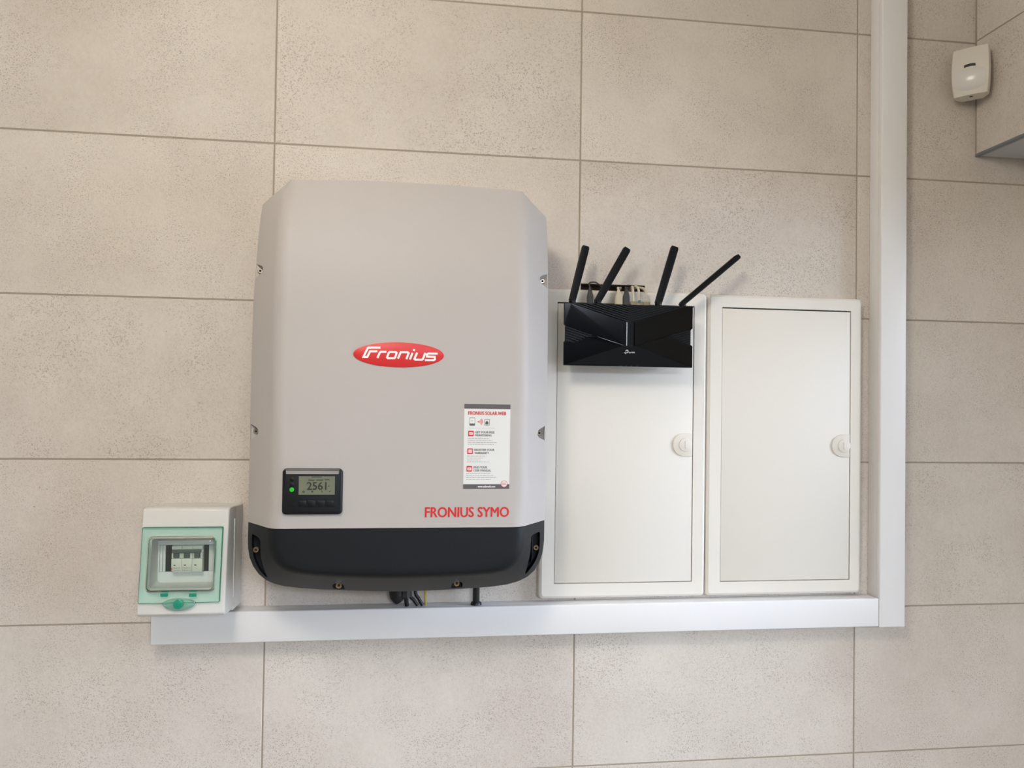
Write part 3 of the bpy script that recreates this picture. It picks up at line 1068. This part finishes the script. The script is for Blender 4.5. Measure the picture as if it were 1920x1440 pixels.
gl = empty('cable_gland', P(748, 1130, 0.026), 'thick black cable gland under the inverter dropping into the trunking', 'cable gland')
gx = X(742, 1118, 0.03)
tube('gland_body', [(gx, -0.028, zi), (gx, -0.028, 1.262), (gx + .002, -0.027, 1.248), (gx + .008, -0.026, 1.238)], [0.0135, 0.0135, 0.0130, 0.009], BLACKCABLE, gl, 16)
tube('gland_highlight', [(gx + .019, -0.028, zi), (gx + .019, -0.028, 1.246)], [0.0085, 0.0085], GREYPLUG, gl, 6)  # grey prism stands in for the glossy highlight on the black gland
tube('cable_tail', [(gx + .019, -0.028, 1.248), (gx + .021, -0.026, 1.229)], [0.004, 0.004], BLACKCABLE, gl)
drop('thin_cable', [(769, 1114), (775, 1124), (783, 1135)], 0.0032, BLACKCABLE, 'thin black cable slanting into the trunking beside the cable gland')
drop('thin_cable', [(779, 1110), (785, 1122), (792, 1135)], 0.0034, BLACKCABLE, 'thin black cable slanting into the trunking beside the yellow-green wire')
drop('earth_wire', [(797.5, 1112), (798.3, 1135)], 0.0021, YELLOWGREEN, 'yellow-green earth wire running straight down from the inverter', 'wire')
pp = P(892.5, 1132, CD)
pipe = empty('cable_pipe', pp, 'short black pipe with a collar between inverter and trunking', 'pipe')
tube('pipe', [(pp.x, -CD, zi), (pp.x, -CD, tz1 + .0005)], [0.0066, 0.0066], BLACKCABLE, pipe, 16)
tube('collar', [(pp.x, -CD, tz1 - .0002), (pp.x, -CD, tz1 + .0042)], [0.0108, 0.0098], BLACKCABLE, pipe, 16)

# ================================================================== ROUTER
D_R0, D_R1 = 0.030, 0.085
rp = [P(1058, 570, D_R1), P(1300.5, 571.5, D_R1), P(1058.5, 686.5, D_R1), P(1299.5, 687.5, D_R1)]
rx0, rx1 = (rp[0].x + rp[2].x) / 2, (rp[1].x + rp[3].x) / 2
rz0, rz1 = (rp[2].z + rp[3].z) / 2, (rp[0].z + rp[1].z) / 2
rt = empty('wifi_router', ((rx0 + rx1) / 2, -0.03, rz0), 'glossy black wifi router with four antennas hung on the cabinet door', 'router')
rw, rh = rx1 - rx0, rz1 - rz0


def RP(a, b):
    return rx0 + a * rw, rz1 - b * rh


nl0, nl1 = 0.36, 0.62
out = [RP(0.002, 0), RP(0.998, 0), RP(1, .01), RP(1, .36), RP(0.984, .385), RP(0.984, .625), RP(1, .65), RP(1, .99), RP(.998, 1),
       RP(.002, 1), RP(0, .99), RP(0, .63), RP(.010, .605), RP(.010, .365), RP(0, .34), RP(0, .01)]
prism('lid', out, D_R1 - 0.0095, D_R1 - 0.004, SATINBLACK, rt, 0.0)
box('body', rx0 + .017, rx1 - .017, D_R0 + .003, D_R1 - .009, rz0 + .003, rz1 - .0015, SATINBLACK, rt, .003)
box('rear_mount', rx0 + .05, rx1 - .05, D_C - 0.0004, D_R0 + 0.005, rz0 + .02, rz1 - .02, SATINBLACK, rt, 0.002)
# glossy facets of the lid: left, right, lower triangle, centre stem, top V
DG = D_R1 - 0.0042


def facet(name, pts, h, material=GLOSSBLACK, tilt=None):
    """pts in router fractions with individual heights h"""
    q = [RP(a, b) for a, b in pts]
    hs = h if isinstance(h, (list, tuple)) else [h] * len(q)
    n = len(q)
    V = [(x, -(DG + k), z) for (x, z), k in zip(q, hs)] + [(x, -(DG - 0.002), z) for x, z in q]
    Fc = [tuple(range(n))] + [(i, (i + 1) % n, n + (i + 1) % n, n + i) for i in range(n)]
    return mesh_obj(name, V, Fc, material, rt)


facet('lid_panel', [(0.003, 0.01), (0.05, 0.01), (0.462, 0.285), (0.462, 0.66), (0.45, 0.67), (0.25, 0.53), (0.012, 0.365), (0.003, .345)],
      [.001, .002, .0045, .0045, .0045, .003, .001, .001])
facet('lid_panel', [(0.997, 0.01), (0.997, .355), (0.984, 0.38), (0.8, 0.49), (0.56, 0.66), (0.54, 0.66), (0.54, 0.285), (0.91, 0.03), (0.93, .01)],
      [.001, .001, .001, .003, .0045, .0045, .0045, .002, .002])
facet('lid_panel', [(0.445, 0.675), (0.555, 0.675), (0.97, 0.975), (0.98, 0.99), (0.02, 0.99), (0.03, 0.975)], [.0042, .0042, .0015, .001, .001, .0015], SATINBLACK)
facet('lid_panel', [(0.003, 0.64), (0.14, 0.545), (0.25, 0.535), (0.44, 0.68), (0.02, 0.985), (0.003, 0.985)], [.001, .002, .003, .0042, .001, .001])
facet('lid_panel', [(0.997, 0.66), (0.997, 0.985), (0.985, 0.985), (0.56, 0.68), (0.80, 0.5), (0.86, .56)], [.001, .001, .001, .0042, .003, .002])
facet('centre_stem', [(0.476, 0.29), (0.528, 0.29), (0.528, 0.69), (0.476, 0.69)], 0.0048, SATINBLACK)
facet('stem_strip', [(0.474, 0.29), (0.480, 0.29), (0.480, 0.67), (0.474, 0.67)], 0.0055, CHROME)


def ribs(name, polylines, wdt):
    V, Fc = [], []
    for pl in polylines:
        vs, fs = stroke_polys([RP(a, b) for a, b in pl], wdt)
        n = len(vs)
        k = len(V)
        V += [(p.x, -(DG + .0034), p.y) for p in vs] + [(p.x, -(DG - .001), p.y) for p in vs]
        h = n // 2
        for f in fs:
            Fc.append(tuple(i + k for i in f))
            a, b, c_, d_ = f
            Fc.append((a + k, b + k, b + k + n, a + k + n))
            Fc.append((d_ + k, c_ + k, c_ + k + n, d_ + k + n))
    return mesh_obj(name, V, Fc, RIDGEBLACK, rt)


tops = []
for k in range(8):
    b_mid = 0.275 - k * 0.036
    half = 0.43 * (b_mid / 0.275)
    tops.append([(0.495 - half, 0.005), (0.495, b_mid), (0.495 + half, 0.005)])
ribs('lid_ribs', tops, 0.0013)['kind'] = 'stuff'
sides = []
for k in range(6):
    b_ = 0.39 + k * 0.04
    sides.append([(0.012, b_), (0.012 + (0.20 - k * .026), b_ + (0.20 - k * .026) * 0.62)])
    sides.append([(0.982, b_), (0.982 - (0.16 - k * .024), b_ + (0.16 - k * .024) * 0.62)])
ribs('lid_ribs', sides, 0.0011)['kind'] = 'stuff'

# printed mark
DL = DG + 0.0050


def zr(x, y):
    return (1150 + x / 27.43, 645 + y / 27.43)


strokes_px('printed_mark', [[zr(632, 515), zr(632, 450), zr(700, 448), zr(755, 420), zr(765, 370), zr(735, 325), zr(690, 318), zr(645, 345), zr(636, 395)], [zr(560, 448), zr(700, 448)]], 0.0016, DL, LOGOGREY, rt)
a, b = P(*zr(795, 490), DL), P(*zr(1110, 390), DL)
text_mesh('printed_mark', 'tp-link', a.x, b.x, a.z, b.z, DL, LOGOGREY, rt, bold=0.03)
flat_px('status_marks', [(1150 + x / 27.43 - .5, 685.2, 1150 + x / 27.43 + .5, 686.8) for x in (40, 340, 425, 650, 930, 1235)], DG + .0022, FAINTGREY, rt)
# antennas: hinge stub on the top edge + flat blade
ANT = [((1073, 569), (1098.5, 461.5), 13.5, 0), ((1121, 569), (1176.5, 465.5), 13.5, 0), ((1234.5, 570), (1265.5, 462.5), 14, 0), ((1280, 571), (1384.5, 480.5), 9.5, 1)]
D_A = 0.066
for i, (b0, t0, wpx, edge) in enumerate(ANT):
    bp_, tp_ = P(b0[0], b0[1], D_A), P(t0[0], t0[1], D_A)
    an = tube('antenna_hinge', [(bp_.x, -D_A, rz1 - .003), (bp_.x, -D_A, rz1 + .0095)], [0.0062, 0.0058], SATINBLACK, rt, 14)
    h0 = Vector((bp_.x, -D_A, rz1 + .008))
    dirv = (tp_ - h0)
    ln = dirv.length
    dirv.normalize()
    sidev = Vector((dirv.z, 0, -dirv.x))
    wid = wpx / 905.0
    thick = 0.006 if not edge else 0.014
    V = []
    prof = [(-0.006, .30), (-0.002, .44), (0.02, .47), (0.55 * ln, .5), (ln - .004, .5), (ln, .40)]
    for s, k in prof:
        for a, b in ((-k, .35), (-k * .6, .5), (k * .6, .5), (k, .35), (k, -.35), (k * .6, -.5), (-k * .6, -.5), (-k, -.35)):
            V.append(h0 + dirv * s + sidev * (a * wid) + Vector((0, b * thick, 0)))
    Fc = [(j * 8 + k, j * 8 + (k + 1) % 8, (j + 1) * 8 + (k + 1) % 8, (j + 1) * 8 + k) for j in range(len(prof) - 1) for k in range(8)]
    Fc += [tuple(range(8)), tuple((len(prof) - 1) * 8 + k for k in range(8))]
    mesh_obj('antenna', V, Fc, SATINBLACK, rt, True, 30)
    tube('antenna_ring', [(bp_.x, -D_A, rz1 + .0025), (bp_.x, -D_A, rz1 + .0045)], [0.0068, 0.0068], GLOSSBLACK, rt, 14)

# plugs and cords on top of the router
D_K = 0.052
CAVP = lambda u: Vector((X(u, 538, 0), 0.045, slot_z1 - 0.018))


def lead(u, wpx, hpx, material, cordmat, label, cat, cord, taper=0.55, cord_r=0.0022, clear=False, tab=None):
    p_ = P(u, 570.5, D_K)
    r = empty('network_cable' if cat != 'plug' else 'power_cable', (p_.x, -D_K, rz1), label, 'cable', 'leads plugged into the router')
    k = wpx / 2 / 885.0
    h = hpx / 885.0
    zb_ = rz1 - 0.0012
    if clear:
        bm_obj('plug', box_bm(p_.x - k, p_.x + k, -D_K - .004, -D_K + .004, zb_, rz1 + h, 0.0008), material, r, True)
        tube('boot', [(p_.x, -D_K, rz1 + h * .4), (p_.x, -D_K, rz1 + h + .004)], [0.0032, cord_r], cordmat, r)
        start = Vector((p_.x, -D_K, rz1 + h + .002))
    else:
        V = []
        for z, s in ((zb_, 1), (rz1 + h * .45, 1), (rz1 + h * .55, .95), (rz1 + h * .95, taper * .75), (rz1 + h, taper * .6)):
            for a, b in ((-1, .7), (-.7, 1), (.7, 1), (1, .7), (1, -.7), (.7, -1), (-.7, -1), (-1, -.7)):
                V.append((p_.x + a * k * s, -D_K + b * 0.0048 * s, z))
        Fc = [(j * 8 + q, j * 8 + (q + 1) % 8, (j + 1) * 8 + (q + 1) % 8, (j + 1) * 8 + q) for j in range(4) for q in range(8)]
        Fc += [tuple(range(8)), tuple(32 + q for q in range(8))]
        mesh_obj('plug', V, Fc, material, r, True, 30)
        start = Vector((p_.x, -D_K, rz1 + h - .001))
    if tab:
        box('latch_tab', p_.x - k * .5, p_.x + k * .3, D_K + .003, D_K + .0055, rz1 + h * .8, rz1 + h * 1.25, tab, r, .0006)
    tube('cord', [start] + [Vector(q) for q in cord(start)], cord_r, cordmat, r, 8)
    return r


def arc(u_end, v_peak, side=0.0):
    def f(s):
        e = CAVP(u_end)
        xm = (s.x + e.x) / 2 + side
        pk = P(u_end, v_peak, 0.03).z
        return [(s.x + side * .4, s.y + .005, s.z + (pk - s.z) * .7), (xm, -0.03, pk), (e.x, -0.006, slot_z1 - 0.008), (e.x, 0.024, slot_z1 - 0.015)]
    return f


lead(1106, 10.5, 31, GREYPLUG, GREYPLUG, 'dark power plug with a thin cord curving into the wall slot', 'plug', arc(1126, 530), .5, 0.0016)
lead(1159.5, 13, 29, BEIGEPLUG, BEIGECABLE, 'beige moulded network plug standing upright on the router', 'net', arc(1162, 541), .45, 0.0024)
lead(1174, 11, 31, GREYPLUG, BLACKCABLE, 'dark grey moulded network plug between beige plugs on the router', 'net', arc(1176, 541), .55, 0.0022)
lead(1187.5, 11, 9, RJ45, BEIGECABLE, 'clear network plug with an upright beige cord beside the dark grey plug', 'net', arc(1181, 538), clear=True, cord_r=0.0027)
lead(1198.5, 11, 9, RJ45, BEIGECABLE, 'clear network plug with a teal latch tab and beige cord', 'net', arc(1184, 537), clear=True, tab=TEAL, cord_r=0.0025)
lead(1211.5, 11.5, 9, RJ45, BEIGECABLE, 'clear network plug whose beige cord arches over its neighbours', 'net', arc(1186, 539), clear=True, cord_r=0.0027)

# ================================================================== BREAKER ENCLOSURE
ex0, ex1 = -0.7768, -0.6345
ET, EB = 1.4268, 1.2472
SL = (0.126 - 0.106) / (ET - EB)


def dfe(z):
    return 0.106 + (ET - z) * SL


def PF(u, v, off=0.0):
    d = 0.115
    for _ in range(6):
        d = dfe(P(u, v, d).z) + off
    return P(u, v, d)


en = empty('breaker_enclosure', ((ex0 + ex1) / 2, 0, 1.236), 'small light grey breaker enclosure with a green transparent cover', 'enclosure')


def xprism(name, prof, x0, x1, material, parent, bevel=0.0):
    """profile of (d, z) points extruded across x"""
    bm = bmesh.new()
    a = [bm.verts.new((x0, -d, z)) for d, z in prof]
    b = [bm.verts.new((x1, -d, z)) for d, z in prof]
    n = len(prof)
    bm.faces.new(a); bm.faces.new(list(reversed(b)))
    for i in range(n):
        bm.faces.new((a[i], b[i], b[(i + 1) % n], a[(i + 1) % n]))
    bmesh.ops.recalc_face_normals(bm, faces=bm.faces)
    if bevel:
        bmesh.ops.bevel(bm, geom=list(bm.edges), offset=bevel, segments=3, profile=0.5, affect='EDGES')
    return bm_obj(name, bm, material, parent, True, 40)


xprism('back_box', [(0.0006, 1.233), (0.0006, 1.4205), (0.062, 1.4225), (0.066, 1.40), (0.066, 1.27), (0.058, 1.236)], ex0 + .002, ex1 - .001, ENCL, en, 0.003)
front = xprism('front_cover', [(0.052, 1.244), (0.052, 1.4235), (0.098, 1.4265), (0.106, 1.4235), (dfe(1.25), 1.2505), (0.120, 1.2455), (0.09, 1.2425)], ex0, ex1, ENCL, en, 0.0025)
box('side_rail', ex1 - .0004, ex1 + .0016, 0.066, 0.0695, 1.262, 1.402, ENCL, en, .0006)
# opening behind the clear window
wp = [PF(283, 1008), PF(404.5, 1009), PF(279, 1104), PF(400, 1104)]
wx0, wx1 = (wp[0].x + wp[2].x) / 2, (wp[1].x + wp[3].x) / 2
wz0, wz1 = (wp[2].z + wp[3].z) / 2, (wp[0].z + wp[1].z) / 2
cut(front, [prism('hole_cutter', rrect(wx0 + .001, wx1 - .001, wz0 + .001, wz1 - .001, .005, 4), 0.070, 0.2, ENCL)])
D_I = 0.078
pi = lambda u, v: P(u, v, D_I)
# inner panel pieces around the breaker slot
a_, b_ = pi(311.5, 1022), pi(391, 1070.8)
box('inner_panel', wx0 - .001, wx1 + .001, D_I - .004, D_I + .0008, wz0 - .001, b_.z, PANEL, en, .0006)
box('inner_panel', wx0 - .001, wx1 + .001, D_I - .004, D_I + .0008, a_.z, wz1 + .001, PANEL, en, .0006)
for xa, xb in ((wx0 - .001, a_.x), (b_.x, wx1 + .001)):
    nst = 3 if xa < -.7 else 2
    for k in range(nst):
        w_ = (xb - xa) / nst
        box('blanking_strip', xa + k * w_ + .0003, xa + (k + 1) * w_ - .0003, D_I - .004, D_I + .0014, b_.z + .0004, a_.z - .0004, PANEL, en, .0005)
box('dark_slot', a_.x, b_.x, D_I - .004, D_I - .001, b_.z, a_.z, DARKSLOT, en)
# transparent cover: tinted frame and raised clear window
oc_ = [PF(266.5, 987.5, .004), PF(418.5, 988.5, .004), PF(412, 1130, .004), PF(259, 1131, .004)]
ox0, ox1 = (oc_[0].x + oc_[3].x) / 2, (oc_[1].x + oc_[2].x) / 2
oz0, oz1 = (oc_[2].z + oc_[3].z) / 2, (oc_[0].z + oc_[1].z) / 2


def sring(x0, x1, z0, z1, r, off, n=6):
    return [(x, -(dfe(z) + off), z) for x, z in rrect(x0, x1, z0, z1, r, n)]


def rings_obj(name, rings, material, parent, cap=False):
    n = len(rings[0])
    V = [p for rg in rings for p in rg]
    Fc = [(i * n + k, i * n + (k + 1) % n, (i + 1) * n + (k + 1) % n, (i + 1) * n + k) for i in range(len(rings) - 1) for k in range(n)]
    if cap:
        Fc.append(tuple((len(rings) - 1) * n + k for k in range(n)))
    return mesh_obj(name, V, Fc, material, parent, True, 45)


rings_obj('cover_rim', [sring(ox0, ox1, oz0, oz1, .0022, .0004), sring(ox0, ox1, oz0, oz1, .0022, .0045), sring(ox0 + .0012, ox1 - .0012, oz0 + .0012, oz1 - .0012, .0015, .0055)], GREENEDGE, en)
rings_obj('window_rim', [sring(wx0 - .0022, wx1 + .0022, wz0 - .0022, wz1 + .0022, .0074, .0058), sring(wx0 - .0008, wx1 + .0008, wz0 - .0008, wz1 + .0008, .0066, .0062)], GREENEDGE, en)
gc = rings_obj('cover_frame', [sring(ox0 + .0012, ox1 - .0012, oz0 + .0012, oz1 - .0012, .0015, .0055),
                               sring(wx0 - .004, wx1 + .004, wz0 - .004, wz1 + .004, .008, .0055), sring(wx0 - .0015, wx1 + .0015, wz0 - .0015, wz1 + .0015, .007, .009)], GREENFRAME, en)
tag(gc, 'green tinted cover frame')
rings_obj('cover_window', [sring(wx0 - .0015, wx1 + .0015, wz0 - .0015, wz1 + .0015, .007, .009), sring(wx0 - .0006, wx1 + .0006, wz0 - .0006, wz1 + .0006, .0066, .0112), sring(wx0 + .0004, wx1 - .0004, wz0 + .0004, wz1 - .0004, .0062, .0122), sring(wx0 + .0018, wx1 - .0018, wz0 + .0018, wz1 - .0018, .0056, .0131),
                           sring(wx0 + .0038, wx1 - .0038, wz0 + .0040, wz1 - .0040, .005, .0140), sring(wx0 + .0062, wx1 - .0062, wz0 + .0066, wz1 - .0066, .004, .0147), sring(wx0 + .010, wx1 - .010, wz0 + .0105, wz1 - .0105, .003, .0152)], GREENPANE, en, True)
# raised tags, lip and round latch
for u in (308, 361.5):
    p_ = PF(u, 1115.5, .0055)
    dd = dfe(p_.z) + .0055
    prism('embossed_tag', rrect(p_.x - .006, p_.x + .006, p_.z - .0028, p_.z + .0028, .0008, 2), dd - .0006, dd + .001, GREENKNOB, en)
lp = PF(335, 1131, .006)
dd = dfe(lp.z) + .004
lens = []
for k in range(0, 25):
    a = math.pi * k / 24
    lens.append((lp.x - .0265 * math.cos(a), lp.z + .0085 * math.sin(a) - 0.001))
for k in range(1, 24):
    a = math.pi * k / 24
    lens.append((lp.x + .0265 * math.cos(a), lp.z - .0125 * math.sin(a) ** 1.3 - 0.001))
prism('latch_lip', lens, dd - .003, dd + .0025, GREENFRAME, en, .0012)
lk = PF(334, 1133, .008)
kn = prism('latch_knob', circle(lk.x, lk.z, 0.0078, 24), dd - .002, dd + .007, GREENKNOB, en, .0015)
prism('knob_slot', rrect(lk.x - .005, lk.x + .005, lk.z - .0011, lk.z + .0011, .0008, 2), dd + .0066, dd + .0078, GREENKNOB, kn)

# breaker
D_B = 0.090
br0, br1 = P(321.5, 1024, D_B), P(379, 1072.5, D_B)
bk = empty('circuit_breaker', ((br0.x + br1.x) / 2, -D_I, br1.z), 'white three-pole circuit breaker behind the green cover', 'circuit breaker')
pw = (br1.x - br0.x) / 3
bh = br0.z - br1.z
for k in range(3):
    x0 = br0.x + k * pw + .0002
    x1 = br0.x + (k + 1) * pw - .0002
    pole = box('pole', x0, x1, D_I - .0006, D_B - .005, br1.z, br0.z, BREAKER, bk, .0005)
    box('label_face', x0, x1, D_B - .0056, D_B, br1.z, br1.z + bh * .52, BREAKER, pole, .0006)
    box('top_face', x0, x1, D_B - .0056, D_B - .001, br0.z - bh * .14, br0.z, BREAKER, pole, .0006)
    for xa, xb in ((x0, x0 + pw * .16), (x1 - pw * .22, x1)):
        box('cheek', xa, xb, D_B - .0056, D_B - .001, br1.z + bh * .53, br0.z - bh * .24, BREAKER, pole, .0004)
    box('toggle', x0 + pw * .18, x1 - pw * .24, D_B - .0056, D_B + .001, br1.z + bh * .54, br0.z - bh * .16, TOGGLE, bk, .001)
    box('mark', x0 + pw * .22, x0 + pw * .42, D_B - .0002, D_B + .0002, br1.z + bh * .255, br1.z + bh * .29, DARKSLOT, pole)
box('toggle_bar', br0.x + pw * .1, br1.x - pw * .12, D_B - .001, D_B + .004, br0.z - bh * .26, br0.z - bh * .13, TOGGLE, bk, .001)
# tiny illegible rating print and the red maker mark
q = lambda a, b: (br0.x + a * 3 * pw, br1.z + b * bh)
V, Fc = [], []
rnd = random.Random(3)
for a0, a1 in ((.09, .31), (.37, .62)):
    for row in range(2):
        a = a0
        while a < a1:
            s_ = rnd.uniform(.012, .03)
            x0, z0 = q(a, .05 + row * .09)
            x1, z1 = q(a + s_ * .35, .10 + row * .09 + rnd.uniform(-.01, .015))
            k = len(V)
            V += [(x0, -D_B - .0002, z0), (x1, -D_B - .0002, z0), (x1, -D_B - .0002, z1), (x0, -D_B - .0002, z1)]
            Fc.append((k, k + 1, k + 2, k + 3))
            a += s_ + .008
mesh_obj('rating_print', V, Fc, GREYINK, bk)
V, Fc = [], []
for (a0, b0_, a1, b1_) in ((.012, .03, .024, .17), (.012, .03, .062, .055), (.012, .09, .055, .11), (.012, .145, .062, .17)):
    x0, z0 = q(a0, b0_); x1, z1 = q(a1, b1_)
    k = len(V)
    V += [(x0, -D_B - .0002, z0), (x1, -D_B - .0002, z0), (x1, -D_B - .0002, z1), (x0, -D_B - .0002, z1)]
    Fc.append((k, k + 1, k + 2, k + 3))
mesh_obj('maker_mark', V, Fc, RED, bk)

# ================================================================== MOTION SENSOR IN THE CORNER
def sensor():
    W, H, D = 0.070, 0.099, 0.040
    c0 = P(1817.5, 131, 0.055)
    ax = Vector((1, -1, 0)).normalized()       # sensor's own right, seen from the room
    nn = Vector((-1, -1, 0)).normalized()      # facing out of the corner
    cx = Vector((SX - 0.0415, -0.0415, c0.z))
    root = empty('motion_sensor', cx + Vector((0, 0, -H / 2)), 'white corner motion sensor tucked under the tiled soffit joint', 'sensor')

    def T(a, h, o):
        return cx + ax * a + Vector((0, 0, h)) + nn * o
    # body: bowed front outline, tapered to the back
    rings = []
    nrow = 12
    V, Fc = [], []
    for j in range(nrow + 1):
        t = j / nrow
        h = -H / 2 + H * t
        bow = 1 - 0.10 * (2 * t - 1) ** 2 * (1.0 if t < .5 else .6)
        wv = W / 2 * bow
        dep = D * (0.50 + 0.32 * math.sin(math.pi * min(1, max(0, (t + .12) / 1.2)))) - D * .3
        for a, o in ((-.62, -D * .55), (-1, -D * .05), (-1, dep - .005), (-.93, dep), (-.5, dep + .0018), (0, dep + .0024), (.5, dep + .0018), (.93, dep), (1, dep - .005), (1, -D * .05), (.62, -D * .55)):
            V.append(T(a * wv, h, o))
    n = 11
    for j in range(nrow):
        for k in range(n):
            Fc.append((j * n + k, j * n + (k + 1) % n, (j + 1) * n + (k + 1) % n, (j + 1) * n + k))
    Fc += [tuple(range(n)), tuple(nrow * n + k for k in range(n))]
    mesh_obj('body', V, Fc, SENSOR, root, True, 45)
    # curved lens window in the lower half, arched at the top and the bottom
    V, Fc = [], []
    m_, rws = 14, 10
    for j in range(rws + 1):
        for k in range(m_ + 1):
            a = -1 + 2 * k / m_
            top = -0.004 + 0.0095 * (1 - a * a)
            bot = -H * .33 - 0.010 * (1 - a * a)
            s = j / rws
            h = bot + (top - bot) * s
            t = (h + H / 2) / H
            dep = D * (0.50 + 0.32 * math.sin(math.pi * min(1, max(0, (t + .12) / 1.2)))) - D * .3
            V.append(T(a * W * .405, h, dep + .0016 + .0042 * (1 - a * a) * math.sin(math.pi * min(1, max(.0, s))) ** .5))
    for j in range(rws):
        for k in range(m_):
            Fc.append((j * (m_ + 1) + k, j * (m_ + 1) + k + 1, (j + 1) * (m_ + 1) + k + 1, (j + 1) * (m_ + 1) + k))
    mesh_obj('lens', V, Fc, LENS, root, True, 60)
    # dark indicator window
    hz = 0.0105
    t = (hz + H / 2) / H
    dep = D * (0.50 + 0.32 * math.sin(math.pi * (t + .12) / 1.2)) - D * .3 + .0018
    V, Fc = [], []
    for k in range(7):
        a = -0.0105 + 0.0205 * k / 6
        arch = 0.0016 * (1 - (a / .0105) ** 2)
        V += [T(a, hz + arch, dep + .0010), T(a, hz + arch - .0056, dep + .0010), T(a, hz + arch, dep - .001), T(a, hz + arch - .0056, dep - .001)]
    for k in range(6):
        i, j = k * 4, (k + 1) * 4
        Fc += [(i, j, j + 1, i + 1), (i, j, j + 2, i + 2), (i + 1, j + 1, j + 3, i + 3)]
    Fc += [(0, 1, 3, 2), (24, 25, 27, 26)]
    mesh_obj('indicator_window', V, Fc, LED_OFF, root)
    # cover screw recess below
    V = [T(0.006 * math.cos(2 * math.pi * k / 12) * .6, -H / 2 - .0004, D * .05 + 0.006 * math.sin(2 * math.pi * k / 12) * .6) for k in range(12)]
    mesh_obj('cover_screw', V, [tuple(range(12))], SOCKET, root)


sensor()
